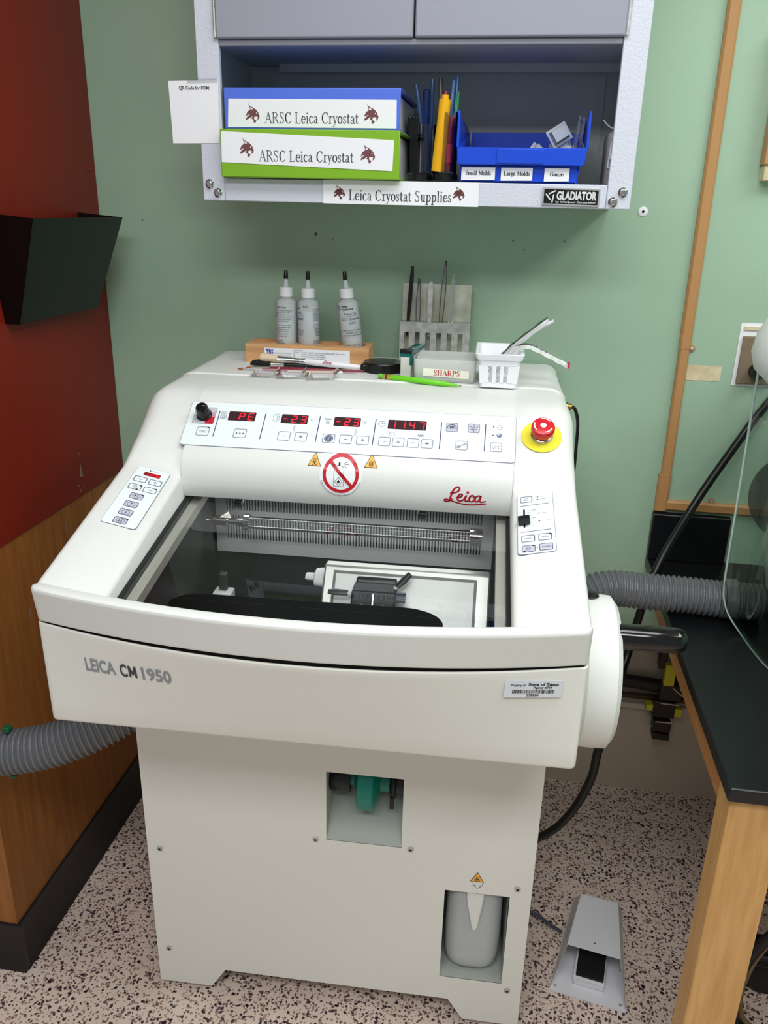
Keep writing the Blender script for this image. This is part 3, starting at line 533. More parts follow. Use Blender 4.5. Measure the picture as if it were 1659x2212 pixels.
# front rim: section swept along the bowed front
def bow(x,f): return -0.9135-f*(0.0555-0.344*(x-XC)**2)
def front_path(f,r=0.014,y_end=-0.86):
    L_=[(XL,y_end),(XL,-0.875),(XL,-0.89)]
    c=bow(XL+r,f)
    L_+=[(XL+r-r*cos(math.radians(q)),c+r-r*sin(math.radians(q))) for q in (0,22,45,67,90)]
    n=22; x0,x1=XL+r,XR-r
    L_+=[(x0+(x1-x0)*i/n,bow(x0+(x1-x0)*i/n,f)) for i in range(1,n)]
    L_+=[(XR-r+r*cos(math.radians(q)),c+r-r*sin(math.radians(q))) for q in (90,67,45,22,0)]
    return L_+[(XR,-0.89),(XR,-0.875),(XR,y_end)]
def normals(P):
    N_=[]
    for i in range(len(P)):
        a=P[max(i-1,0)]; b=P[min(i+1,len(P)-1)]; d=Vector((b[0]-a[0],b[1]-a[1])).normalized(); N_.append((d.y,-d.x))
    return N_
P1=front_path(1.0); N1=normals(P1)
sec=[(-0.0105,1.02),(-0.0105,1.100),(-0.0095,1.106),(-0.0065,1.1095),(-0.002,1.111),(0.0075,1.1113),(0.0112,1.1108),(0.0137,1.1088),(0.0147,1.1058),(0.0145,1.1040),(0.0140,1.1018),(0.0028,1.0550),(0.0024,1.0530),(0.0013,1.0512),(-0.0015,1.0500),(-0.006,1.0500),(-0.0085,1.0500)]
rings=[]; npt=len(P1)
for i_,((x,y),(nx,ny)) in enumerate(zip(P1,N1)):
    e=min(i_,npt-1-i_); k=0.0 if e<3 else (1.0 if e>7 else sin((e-2.5)/5*PI/2))
    rings.append([(x+(nx*(0.15 if e<=7 else 1)*d*k if d>0 else nx*d),y+(ny*d*k if d>0 else ny*d),z-(0.010*(1-k) if z>1.09 else 0)) for d,z in sec])
hood.loft([r_[::-1] for r_ in rings],M_white,closed=False,caps=False)
# back wall and floor of the hood shell
hood.add([(XL,-0.02,1.052),(XR,-0.02,1.052),(XR,-0.02,1.27),(XR-0.03,-0.02,1.298),(XL+0.03,-0.02,1.298),(XL,-0.02,1.27)],[(0,1,2,3,4,5)],M_white)
hd=hood.build('hood',cry,sharp=32)
# dark filler strip: shade between hood and drawer front put into its colour
m=MB(); rg=[[(x-nx*0.0088,y-ny*0.0088,z) for z in (1.031,1.0585)] for (x,y),(nx,ny) in zip(P1,N1)]
m.loft(rg,mat('shadow_gap_grey',(30,30,28),0.7),closed=False,caps=False); m.build('neck',cry)  # this neck is only the dark filler strip standing in for shade
# lower front housing
hf=MB(); hff=lambda z: max(0.0,min(1.0,(z-0.873)/0.167))
lev=[(1.012,-0.0065,hff(1.012)),(1.0435,-0.006,1.0),(1.0455,-0.0042,1.0),(1.0462,-0.0018,1.0),(1.0445,0.0,1.0),(1.042,0.0,1.0),(1.03,0.0,hff(1.03)),(0.99,0.0,hff(.99)),(0.95,0.0,hff(.95)),(0.91,0.0,hff(.91)),(0.88,0.0,hff(.88)),(0.876,-0.001,0.02),(0.873,-0.005,0.0)]
rings=[]
for z,d,f in lev:
    P=front_path(f,0.010,-0.84); N_=normals(P); P=[(XL,-0.03)]+P+[(XR,-0.03)]; N_=[(-1,0)]+N_+[(1,0)]
    rings.append([(x+nx*d,y+ny*d,z-(0.0035*max(0,1-((x-XC)/0.4)**2) if z>1.035 and y<-0.89 else 0)) for (x,y),(nx,ny) in zip(P,N_)])
n=len(rings[0]); hf.loft(rings,M_cab,closed=False,caps=False)
hf.add([(x,y,0.8731) for x,y,z in rings[-1]],[tuple(range(n))],M_cab)
front=hf.build('front_housing',cry,sharp=40)
Ff=lambda a,b,h: Vector((a,bow(a,hff(b))-h,b))
m=MB(); tx=[('LEICA',M_silver),('CM',M_char),('1950',M_silver)]
ang=0.0; x=-0.4425; base_z=0.9795; cap=0.0222
for s_,mm in tx:
    wd={'LEICA':0.0495,'CM':0.0275,'1950':0.0460}[s_]; (m.text(s_,x,base_z,cap,mm,Ff,w=wd,bold=0.026,h=0.0008) if s_!='CM' else (m.text('C',x,base_z,cap,mm,Ff,w=0.0115,bold=0.03,h=0.0008),m.line([(x+0.0155,base_z+0.0016),(x+0.0155,base_z+cap-0.0016),(x+0.0203,base_z+0.006),(x+0.0251,base_z+cap-0.0016),(x+0.0251,base_z+0.0016)],0.0034,mm,Ff,h=0.0008))); x+=wd+0.0075
m.build('model_lettering',front,label='grey model name lettering')
# property tag
m=MB(); Ft=plane((0.2085,bow(0.2085,hff(1.0158))-0.0012,1.0158),(1,0.20,0.0),(0.02,0,1)); Ft2=lambda a,b,h:Ft(a*0.9986+b*0.03,b-a*0.03,h)
m.plate(rrect(-0.0405,-0.0135,0.0405,0.0135,0.001,2),mat('metal_label',(214,216,222),0.3),Ft2,0.0,0.0012)
m.text('Property of',-0.0325,0.0048,0.0033,M_ink,Ft2,w=0.0205,h=0.0016,bold=0.02); m.text('State of Texas',-0.008,0.0055,0.0042,M_ink,Ft2,w=0.0425,h=0.0016,bold=0.035)
m.text('Agency #754',-0.0005,0.0010,0.0032,M_ink,Ft2,w=0.026,h=0.0016,bold=0.03); m.text('228550',-0.009,-0.0112,0.0032,M_ink,Ft2,w=0.017,h=0.0016,bold=0.03)
random.seed(11); x=-0.0295
while x<0.03:
    w_=random.choice((0.0004,0.0004,0.0008,0.0012)); m.poly([(x,-0.0065),(x+w_,-0.0065),(x+w_,-0.0008),(x,-0.0008)],M_ink,Ft2,0.0016); x+=w_+random.choice((0.0004,0.0006,0.0009))
m.build('property_tag',front,label='silver property tag with barcode')
# ---- base cabinet
BX0,BX1,BY=-0.509,0.2724,-0.655
base=MB(); out=[(BX0,0.02),(BX0+0.1169,0.02),(BX0+0.1495,0.0722),(BX1-0.1495,0.0722),(BX1-0.1169,0.02),(BX1,0.02),(BX1,0.90),(BX0,0.90)]
R1=(-0.1352,0.4591,0.0139,0.6216); R2=(0.103,0.1342,0.2309,0.3662)
q=lambda r:[(r[0],r[1]),(r[2],r[1]),(r[2],r[3]),(r[0],r[3])]
Fb=plane((0,BY,0),(1,0,0),(0,0,1))
base.poly(out,M_cab,Fb,0.0,[q(R1),q(R2)])
base.add([(a,BY,b) for a,b in out]+[(a,BY+0.018,b) for a,b in out],[(i,(i+1)%8,8+(i+1)%8,8+i) for i in range(8)],M_cab)
for x0,x1 in ((BX0+0.003,BX0+0.02),(BX1-0.02,BX1-0.003)): base.box((x0,BY+0.0185,0.03),(x1,-0.04,0.90),M_cab)
base.box((BX0+0.02,BY+0.02,0.085),(BX1-0.02,-0.04,0.09),M_cab); base.box((BX0+0.02,-0.05,0.09),(BX1-0.02,-0.04,0.9),M_cab)  # unseen bottom plate added to block light, then the back panel
bc=base.build('base_cabinet',cry,sharp=30)
for x,z in ((-0.4821,0.3903),(-0.4824,0.1175),(-0.1568,0.458),(0.0319,0.4585),(0.2442,0.3893),(0.2437,0.1179)):
    m=MB(); m.lathe([(0.0065,0.0),(0.006,-0.0025),(0.003,-0.0042),(0.003,-0.002),(0.0,-0.002)],M_steel,16,(x,BY,z),'y'); m.lathe([(0.0028,-0.0026),(0.0,-0.0026)],M_black,8,(x,BY,z),'y'); m.build('screw',bc)
for x in (BX0+0.06,BX1-0.06):
    for y in (-0.57,-0.12):
        MB().lathe([(0.008,-0.014),(0.036,-0.014),(0.04,-0.008),(0.04,0.008),(0.036,0.014),(0.008,0.014)],M_black,20,(x,y,0.0405),'x').box((x-0.018,y-0.02,0.035),(x+0.018,y+0.02,0.085),M_dsteel).build('castor',cry)
# biohazard sticker above the bottle window
def tri_strip(mb,cx,cz,s,k,m,F,h,n=8):
    zb,zt=cz-s*0.577*k,cz+s*1.155*k; vs=[]
    for i in range(n+1):
        f=i/n; z=zb+(zt-zb)*f; w_=s*k*(1-f)
        for q_ in (-1,-0.5,0,0.5,1): vs.append((cx+w_*q_,z,h))
    mb.add(vs,[(i*5+j,i*5+j+1,i*5+j+6,i*5+j+5) for i in range(n) for j in range(4)],m,F)
def triangle(mb,cx,cz,s,F,kind):
    tri_strip(mb,cx,cz,s,1.0,M_brown,F,0.0005); tri_strip(mb,cx,cz,s,0.86,M_amber,F,0.0008); r=s*0.26
    if kind=='bio':
        for a in (90,210,330): mb.cring(cx+r*0.95*cos(math.radians(a)),cz-s*0.12+r*0.95*sin(math.radians(a)),r*0.85,s*0.07,M_brown,F,0.0011,16)
        mb.cring(cx,cz-s*0.12,r*0.5,s*0.06,M_brown,F,0.0011,14)
    else:
        for a in range(6):
            c,d=cos(a*PI/3+PI/6),sin(a*PI/3+PI/6); mb.line([(cx,cz-s*0.1),(cx+c*s*0.36,cz-s*0.1+d*s*0.36)],s*0.06,M_brown,F,0.0011)
            for e in (-0.6,0.6): mb.line([(cx+c*s*0.22,cz-s*0.1+d*s*0.22),(cx+cos(a*PI/3+PI/6+e)*s*0.36,cz-s*0.1+sin(a*PI/3+PI/6+e)*s*0.36)],s*0.05,M_brown,F,0.0011)
m=MB(); triangle(m,0.165,0.4035,0.0138,Fb,'bio'); z0=0.3955
m.line([(0.1575,z0-0.002),(0.1575,z0-0.009),(0.163,z0-0.009),(0.163,z0-0.0105),(0.1595,z0-0.0105),(0.1665,z0-0.0165),(0.1735,z0-0.0105),(0.17,z0-0.0105),(0.17,z0-0.009),(0.1755,z0-0.009),(0.1755,z0-0.002)],0.0006,M_ink,Fb,0.0006)
m.build('biohazard_sticker',bc,label='small amber biohazard triangle above the bottle window')
# recesses
def pocket(name,r,d,bot,m_=mat('pocket_shade_grey',(178,184,176),0.5)):  # cabinet enamel darkened, the shade inside the recesses is painted into it
    x0,z0,x1,z1=r; y0=BY+0.001; mb=MB(); y1=y0+d
    if bot=='slope':
        pr=[(y0,z0),(y0+0.011,z0+0.007),(y1,z0+0.13),(y1,z1+0.06),(y0,z1+0.06)]
    else: pr=[(y0,z0),(y1,z0),(y1,z1+0.06),(y0+0.02,z1+0.06),(y0+0.02,z1)]
    vs=[(x0,a,b) for a,b in pr]+[(x1,a,b) for a,b in pr]; n=len(pr)
    fs=[tuple(range(n)),tuple(range(n,2*n))]+[(i,i+1,n+i+1,n+i) for i in range(n-1)]
    mb.add(vs,fs,m_); return mb.build(name,cry,flat=True)
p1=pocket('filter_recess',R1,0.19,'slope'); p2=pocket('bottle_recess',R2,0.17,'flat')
M_teal=mat('teal_filter_plastic',(10,128,112),0.3)
m=MB(); fx,fy,fz=-0.0605,-0.60,0.574
m.lathe([(0.0,-0.034),(0.018,-0.034),(0.018,-0.026),(0.030,-0.019),(0.056,-0.017),(0.062,-0.014),(0.062,0.014),(0.056,0.018),(0.034,0.024),(0.024,0.026),(0.024,0.044),(0.0,0.044)],M_teal,32,(fx,fy,fz),'x'); m.build('suction_filter',cry,label='teal filter in the upper recess')
m=MB(); m.lathe([(0.0,-0.074),(0.030,-0.074),(0.031,-0.07),(0.031,-0.034),(0.0,-0.034)],M_black,28,(fx,fy,fz),'x'); m.build('hose_connector',cry)
m=MB(); m.lathe([(0.0,0.044),(0.026,0.044),(0.036,0.05),(0.034,0.056),(0.028,0.058),(0.028,0.074),(0.0,0.074)],M_black,28,(fx,fy,fz),'x'); m.box((fx+0.046,fy-0.03,fz-0.046),(fx+0.054,fy-0.018,fz-0.02),M_black); m.build('hose_connector',cry)
# ---- waste bottle (lifts out)
t=thing('waste_bottle','translucent plastic waste bottle standing in the lower window of the machine','bottle',(0.167,-0.57,0.1345),'m')
M_jug=pane('milky_plastic',(0.88,0.90,0.90),1.15,0.5,0.35,haze=(236,242,242),hz=0.55); M_liq=mat('grey_liquid',(150,156,160),0.3)
def jug(mb,x0,x1,y0,y1,lv,mt,r):
    rings=[]
    for z,k in lv:
        ax=(x1-x0)/2*(1)-k; ay=(y1-y0)/2-k; cxx=(x0+x1)/2; cyy=(y0+y1)/2
        rings.append([(cxx+p[0],cyy+p[1],z) for p in rrect(-ax,-ay,ax,ay,min(r,ax*0.8,ay*0.8),5)])
    mb.loft(rings,mt)
m=MB(); jug(m,0.109,0.2215,-0.642,-0.50,[(0.1352,0.026),(0.138,0.016),(0.145,0.008),(0.158,0.002),(0.18,0.0),(0.24,-0.001),(0.30,0.0),(0.38,0.0),(0.40,0.02),(0.412,0.045)],M_jug,0.034); m.build('body',t)
m=MB(); jug(m,0.112,0.2185,-0.639,-0.503,[(0.138,0.024),(0.1415,0.014),(0.148,0.007),(0.162,0.002),(0.195,0.0),(0.196,0.0)],M_liq,0.032); m.build('liquid',t,label='grey liquid in the bottle')
m=MB(); m.prism([(0.148,0.40),(0.1805,0.40),(0.1805,0.345),(0.177,0.315),(0.1705,0.272),(0.166,0.266),(0.162,0.272),(0.151,0.33),(0.148,0.35)],'y',-0.650,-0.6435,mat('white_spout_plastic',(226,228,224),0.4)); m.build('spout',t,bevel=0.002,label='white drain spout')
# ---- chamber
M_chd=mat('chamber_dark_steel',(74,76,76),0.4,metal=0.3); M_chl=mat('chamber_rim_beige',(196,194,182),0.4)
ch=MB(); x0,x1,y0,y1,z0=-0.392,0.158,-0.905,-0.47,0.885
ch.add([(x0,y0,z0),(x1,y0,z0),(x1,y1,z0),(x0,y1,z0),(x0,y0,1.035),(x1,y0,1.035),(x1,y1,1.12),(x0,y1,1.12)],[(0,1,2,3),(0,3,7,4),(1,5,6,2),(2,6,7,3),(0,4,5,1)],M_chd); chm=ch.build('cold_chamber',cry,flat=True)
for xa,xb_ in ((-0.4045,-0.388),(0.153,0.1685)):
    m=MB(); m.loft([[(xa,y,glass_z(y)-0.012),(xb_,y,glass_z(y)-0.012),(xb_,y,glass_z(y)-0.03),(xa,y,glass_z(y)-0.03)] for y in (-0.905,-0.55,-0.47)],M_chl); m.build('chamber_rim',chm,label='pale chamber edge strip')
for xa,xb_ in ((-0.4108,-0.4045),(0.1685,0.1748)):
    m=MB(); m.loft([[(xa,y,glass_z(y)+0.002),(xb_,y,glass_z(y)+0.002),(xb_,y,glass_z(y)-0.03),(xa,y,glass_z(y)-0.03)] for y in (-0.908,-0.50)],M_seam); m.build('gasket',cry)
# evaporator grille
M_gr=mat('grille_grey_white',(226,228,228),0.45)
GY=-0.475
g=MB(); gx0,gx1=-0.366,0.132
for za,zb in ((1.098,1.14),(1.062,1.074),(0.985,1.013)): g.box((gx0-0.022,GY,za),(gx1+0.02,GY+0.004,zb),M_gr)
for za,zb in ((1.074,1.098),(1.013,1.062)):
    g.box((gx0-0.022,GY,za),(gx0,GY+0.004,zb),M_gr); g.box((gx1,GY,za),(gx1+0.02,GY+0.004,zb),M_gr)
    n=88; pitch=(gx1-gx0)/n
    for i in range(n): g.box((gx0+pitch*i+pitch*0.52,GY,za),(gx0+pitch*(i+1),GY+0.004,zb),M_gr)
g.box((gx0,GY+0.03,0.99),(gx1,GY+0.034,1.13),M_chd); gr=g.build('grille',chm,flat=True)
M_tub=pane('clear_tube',(0.92,0.95,0.95),1.45)
m=MB(); ty,tz=GY-0.045,1.068
m.lathe([(0.012,-0.31),(0.012,0.11)],M_tub,20,(0,ty,tz),'x',caps=False); m.build('lamp_tube',chm)
m=MB(); m.lathe([(0.0,-0.402),(0.004,-0.402),(0.006,-0.396),(0.003,-0.39),(0.003,-0.38),(0.009,-0.378),(0.010,-0.35),(0.006,-0.348),(0.006,-0.338),(0.011,-0.318),(0.011,-0.318),(0.016,-0.316),(0.016,-0.306),(0.0,-0.306)],M_chrome,20,(0,ty,tz),'x'); m.lathe([(0.0,0.108),(0.016,0.108),(0.016,0.13),(0.0,0.13)],M_chrome,20,(0,ty,tz),'x'); m.build('lamp_socket',chm)
# specimen head and slide
m=MB(); m.box((-0.36,-0.60,0.935),(-0.325,-0.57,0.955),M_gr); m.box((-0.35,-0.59,0.955),(-0.335,-0.575,0.99),M_chd); m.build('clip',chm,bevel=0.003)
MB().box((-0.39,-0.56,0.887),(0.15,-0.525,0.915),mat('chamber_trim_dark',(34,38,42),0.4)).build('crossbar',chm)
# microtome front plate with knife holder
SY=-0.64
M_fr=mat('satin_aluminium',(186,186,180),0.35,metal=0.6)
m=MB(); sx0,sx1=-0.139,0.1475; zt=1.047
TLK=lambda mb: [setattr(v,'z',v.z+0.026) for v in mb.v] and TLT(mb)
TLT=lambda mb: [(setattr(v,'y',v.y-(1.047-v.z)*0.55),setattr(v,'z',v.z+(1.047-v.z)*0.26)) for v in mb.v] and mb
m.box((sx0,SY,0.89),(sx1,SY+0.02,zt),M_fr); st=TLT(m).build('microtome_plate',chm,bevel=0.003)
M_grl=mat('frame_groove_grey',(120,122,120),0.5)
TLT(MB().box((sx0+0.017,SY-0.0012,0.891),(sx1-0.022,SY-0.0002,zt-0.009),M_grl)).build('groove',st)
TLT(MB().box((sx0+0.022,SY-0.003,0.891),(sx1-0.027,SY-0.0014,zt-0.014),mat('chamber_panel_white',(242,243,238),0.35))).build('white_panel',st)
m=MB(); m.lathe([(0.0,-0.034),(0.006,-0.034),(0.007,-0.03),(0.007,-0.02),(0.016,-0.016),(0.018,0.0),(0.0,0.0)],M_gr,20,(sx0-0.002,SY+0.03,1.008),'x'); TLT(m).build('knob',st)
kn=MB(); kx0,kx1=-0.082,-0.008; kn.box((kx0,SY-0.05,0.95),(kx1,SY-0.012,1.000),mat('knife_holder_black',(20,23,30),0.45,spec=0.3)); kn.box((kx0+0.002,SY-0.012,0.93),(kx1-0.002,SY-0.003,1.006),M_black); kh=TLK(kn).build('knife_holder',st,bevel=0.003)
m=MB(); m.tube([(kx0,SY-0.03,0.985),(kx0-0.01,SY-0.03,0.985)],0.0025,M_steel,10); m.lathe([(0.0,-0.042),(0.004,-0.042),(0.0055,-0.03),(0.005,-0.008),(0.0,-0.008)],M_black,14,(kx0,SY-0.03,0.985),'x'); TLK(m).build('lever',st)
m=MB(); m.tube([(kx1-0.004,SY-0.03,0.998),(kx1+0.001,SY-0.03,1.004)],0.003,M_steel,10); m.tube([(kx1+0.0,SY-0.03,1.003),(kx1+0.01,SY-0.028,1.014),(kx1+0.02,SY-0.026,1.026)],[0.0048,0.006,0.0052],M_black,12); TLK(m).build('clamp_lever',st)
TLK(MB().lathe([(0.0,0.0),(0.009,0.0),(0.009,0.018),(0.0,0.018)],mat('blue_black_plastic',(44,48,70),0.3),16,(kx1-0.002,SY-0.03,0.983),'x')).build('cylinder_knob',st)
for x in (kx0+0.019,kx1-0.02): TLK(MB().lathe([(0.0055,0),(0.0055,-0.003),(0.0025,-0.003),(0.0025,-0.001),(0,-0.001)],M_steel,14,(x,SY-0.05,0.971),'y')).build('bolt',st)
m=MB(); Fk=plane((0,SY-0.0502,0),(1,0,0),(0,0,1)); m.line([((kx0+kx1)/2,0.972),((kx0+kx1)/2,0.996)],0.0018,M_chrome,Fk); m.poly([((kx0+kx1)/2-0.012,0.963),((kx0+kx1)/2+0.012,0.963),((kx0+kx1)/2+0.005,0.972),((kx0+kx1)/2-0.005,0.972)],M_steel,Fk,0.0006); TLK(m).build('gauge_mark',st)
# sliding glass and its handle
M_glass=pane('heated_window_glass',(0.90,0.915,0.91),1.5)
Fg=lambda a,b,h: Vector((a,b-0.184*h,glass_z(b)+0.983*h))
m=MB(); m.plate([(GI+0.001,-0.926),(GO-0.001,-0.926),(GO-0.001,-0.545),(GI+0.001,-0.545)],M_glass,Fg,-0.004,0.0); win=m.build('glass_window',cry,flat=True)
hp=[(-0.3235,-0.925),(0.079,-0.925),(0.079,-0.889)]+arc(0.019,-0.889,0.060,0.034,0,90,8)[1:]+arc(-0.2835,-0.889,0.040,0.030,90,180,6)
M_hnd=mat('window_handle_black',(7,7,8),0.28,spec=0.25)
m=MB(); m.plate(hp,M_hnd,Fg,0.0,0.013)
m.plate([(a*0.99-0.002,min(b,-0.878)) for a,b in hp],M_hnd,Fg,0.0125,0.017); m.build('window_handle',win,bevel=0.002,label='long black window handle')
M_wstk=mat('pale_warning_print',(214,214,206),0.4)
m=MB(); P=lambda k:[(-0.318-0.0125*k,-0.622-0.0085*k),(-0.318+0.0125*k,-0.622-0.0085*k),(-0.318,-0.622+0.017*k)]
m.poly(P(1),M_brown,Fg,0.0004); m.poly(P(0.85),M_wstk,Fg,0.0007)
for a in range(6): m.line([(-0.318+0.002*cos(a*1.047),-0.624+0.002*sin(a*1.047)),(-0.318+0.005*cos(a*1.047),-0.624+0.005*sin(a*1.047))],0.0008,M_brown,Fg,0.0010)
m.build('warning_sticker',win,label='small triangular warning sticker on the glass')
for x in (-0.311,0.022):
    m=MB(); m.box((x-0.007,-0.578,1.118),(x+0.007,-0.56,1.1295),M_black); m.build('window_stop',cry,bevel=0.001)
# ---- handwheel
hw=MB(); HX,HY,HZ,HR=0.345,-0.70,0.918,0.125
hw.lathe([(0.0,-0.052),(0.10,-0.052),(0.118,-0.05),(HR,-0.044),(HR+0.001,-0.02),(HR,0.0),(0.115,0.008),(0.09,0.012),(0.0,0.014)],M_white,64,(HX,HY,HZ),'x'); wh=hw.build('handwheel',cry,sharp=28)
m=MB(); m.lathe([(0.0,-0.03),(0.06,-0.03),(0.06,0.012),(0.0,0.012)],M_seam,32,(XR+0.012,HY,HZ),'x'); m.build('wheel_shaft',cry)
m=MB(); hz_=1.008; hy_=-0.745; m.lathe([(0.0,0.004),(0.0195,0.004),(0.0205,0.008),(0.0205,0.092),(0.0195,0.098),(0.016,0.105),(0.010,0.109),(0.0,0.1105)],M_blackg,28,(HX,hy_,hz_),'x'); m.build('crank_handle',wh,label='black crank handle')
MB().lathe([(0.0,0.0),(0.012,0.0),(0.014,0.003),(0.010,0.006),(0.0,0.007)],M_black,16,(0.31,HY+0.02,HZ+HR-0.001)).build('locking_knob',wh)
# ---- emergency stop
PO=Vector((0,-0.5547,1.2241)); PV=Vector((0,0.72**0+0.0,0.72)); 
Fp=plane(PO,(1,0,0),(0,1,0.72))
ex,ev=0.222,0.062
m=MB(); m.circ(ex,ev,0.0352,M_yellow,Fp,0.0006,40); es=m.build('yellow_disc',cry,label='yellow disc under the emergency stop')
def lathe_on(mb,F,cx,cy,prof,mt,n=28):
    rings=[[F(cx+r*cos(2*PI*i/n),cy+r*sin(2*PI*i/n),h) for i in range(n)] for r,h in prof]; mb.loft(rings,mt)
m=MB(); lathe_on(m,Fp,ex,ev,[(0.0195,0.0008),(0.0195,0.006),(0.017,0.008),(0.014,0.009),(0.014,0.013)],M_chrome); m.build('collar',es)
m=MB(); lathe_on(m,Fp,ex,ev,[(0.0155,0.0125),(0.0195,0.014),(0.0205,0.02),(0.0205,0.026),(0.019,0.029),(0.014,0.0303),(0.0005,0.0308)],M_red)
FE=lambda a,b,h: Fp(ex+a,ev+b,0.0305+h); m.circ(0,0,0.0053,M_paper,FE,0.0006,18)
for a in (70,190,310): m.cring(0,0,0.0165,0.0022,M_paper,lambda p,q,h: Fp(ex+p,ev+q,0.0301+h),0.0006,10,a-32,a+32)
m.build('stop_button',es,label='red mushroom stop button')
# ---- main control panel
Q=lambda v:v
m=MB(); m.plate(rrect(-0.4215,-0.001,0.1775,0.1035,0.006,5),M_line,Fp,0.0,0.0008); m.poly(rrect(-0.4208,-0.0003,0.1768,0.1028,0.0055,5),M_film,Fp,0.0011); panel=m.build('control_panel',cry)
def sep(x):
    mb=MB(); mb.line([(x,0.0215),(x,0.0815)],0.0016,M_navy,Fp,0.0014); mb.build('divider_line',panel)
for x in (-0.3640,-0.2772,-0.1757,-0.0733,0.0452,0.1236): sep(x)
def button(cx,cy,sym,fill=None,wd=0.0236,hg=0.0205,led=None,F=None,par=None):
    F=F or Fp; mb=MB(); x0,y0,x1,y1=cx-wd/2,cy-hg/2,cx+wd/2,cy+hg/2
    if fill: mb.poly(rrect(x0,y0,x1,y1,0.003),fill,F,0.0013)
    mb.frame(x0,y0,x1,y1,0.003,0.0011,M_line if F is Fp else M_navy,F,0.0015); h=0.0017
    if sym=='-': mb.line([(cx-0.003,cy),(cx+0.003,cy)],0.0008,M_ink,F,h)
    elif sym=='+': mb.line([(cx-0.003,cy),(cx+0.003,cy)],0.0008,M_ink,F,h); mb.line([(cx,cy-0.003),(cx,cy+0.003)],0.0008,M_ink,F,h)
    elif sym=='...':
        for d in (-0.0062,0,0.0062): mb.circ(cx+d,cy,0.0015,M_navy,F,h,10)
    elif sym=='snow':
        mb.cring(cx,cy,0.0082,0.0009,M_navy,F,h,20)
        for k in range(8): mb.line([(cx+0.0015*cos(k*PI/4),cy+0.0015*sin(k*PI/4)),(cx+0.0072*cos(k*PI/4),cy+0.0072*sin(k*PI/4))],0.0011,M_navy,F,h)
        for k in range(8): mb.circ(cx+0.005*cos(k*PI/4+0.39),cy+0.005*sin(k*PI/4+0.39),0.0012,M_navy,F,h,8)
    elif sym=='frost':
        dome(mb,cx,cy+0.0005,0.0085,F,h)
    elif sym=='lamp':
        mb.cring(cx,cy,0.0032,0.0008,M_navy,F,h,14)
        for k in range(6): mb.line([(cx+0.0045*cos(k*PI/3+PI/6),cy+0.0045*sin(k*PI/3+PI/6)),(cx+0.008*cos(k*PI/3+PI/6),cy+0.008*sin(k*PI/3+PI/6))],0.0008,M_navy,F,h)
        mb.line([(cx-0.002,cy-0.003),(cx-0.002,cy-0.005)],0.0006,M_navy,F,h); mb.line([(cx+0.002,cy-0.003),(cx+0.002,cy-0.005)],0.0006,M_navy,F,h)
    elif sym=='key':
        mb.cring(cx-0.0055,cy-0.0035,0.0028,0.0009,M_navy,F,h,14); mb.line([(cx-0.003,cy-0.002),(cx+0.0068,cy+0.005),(cx+0.0085,cy+0.0022)],0.0009,M_navy,F,h); mb.line([(cx+0.0038,cy+0.003),(cx+0.0055,cy+0.0005)],0.0009,M_navy,F,h)
    elif sym.startswith('hex'):
        mb.cring(cx,cy,0.0072,0.0006,M_navy,F,h,6)
        ar=sym[3:]; n_=len(ar)
        for k,a in enumerate(ar):
            xx=cx+(k-(n_-1)/2)*0.0042; d=1 if a=='u' else -1
            mb.line([(xx,cy-0.004*d),(xx,cy+0.003*d)],0.0007,M_ink,F,h); mb.poly([(xx-0.0016,cy+0.0015*d),(xx+0.0016,cy+0.0015*d),(xx,cy+0.0042*d)],M_ink,F,h)
    else:
        ls=sym.split('/'); cp=0.0042 if F is Fp else 0.0026
        if sym in('VAC','UVC'): cp=0.0058
        for k,l in enumerate(ls): mb.text(l,cx,cy-cp/2-(k-(len(ls)-1)/2)*cp*1.5,cp,M_greyink if sym in('VAC','UVC') else M_navy,F,w=min(wd*0.72,cp*0.8*len(l)),h=h,align='c')
    if led:
        for a in led:
            lx=x1-0.0028; ly=(y1-0.002) if a=='t' else (y0+0.002); lx=lx if a=='t' else (x1-0.006 if a=='b' else x0+0.004)
            mb.poly([(lx-0.0018,ly-0.0012),(lx+0.0018,ly-0.0012),(lx+0.0018,ly+0.0012),(lx-0.0018,ly+0.0012)],M_ink,F,h+0.0002)
    return mb.build('button',par or panel)
def dome(mb,cx,cy,r,F,h):
    mb.cring(cx,cy-r*0.3,r,r*0.12,M_navy,F,h,14,0,180); mb.cring(cx,cy-r*0.3,r*0.5,r*0.10,M_navy,F,h,10,0,180); mb.line([(cx-r,cy-r*0.3),(cx+r,cy-r*0.3)],r*0.12,M_navy,F,h)
    for a in (45,90,135): mb.line([(cx,cy-r*0.3),(cx+r*cos(math.radians(a)),cy-r*0.3+r*sin(math.radians(a)))],r*0.12,M_navy,F,h)
    for k in (-0.3,0.2,0.6): mb.circ(cx+k*r,cy-r*(0.6+0.25*k),r*0.09,M_navy,F,h,8)
button(-0.3850,0.0320,'VAC',led='t'); button(-0.3158,0.0316,'...')
for x,s_ in ((-0.2342,'-'),(-0.2034,'+'),(-0.1530,'snow'),(-0.1222,'-'),(-0.0916,'+'),(-0.0527,'-'),(-0.0281,'+'),(-0.0019,'-'),(0.0229,'+')): button(x,0.031,s_,wd=0.0212 if x>-0.06 else 0.0226)
button(0.0642,0.0716,'frost',fill=M_keygrey,wd=0.021); button(0.1031,0.0716,'lamp',fill=M_keygrey,wd=0.021); button(0.0836,0.0313,'key',wd=0.021); button(0.1436,0.0316,'UVC',wd=0.0205)
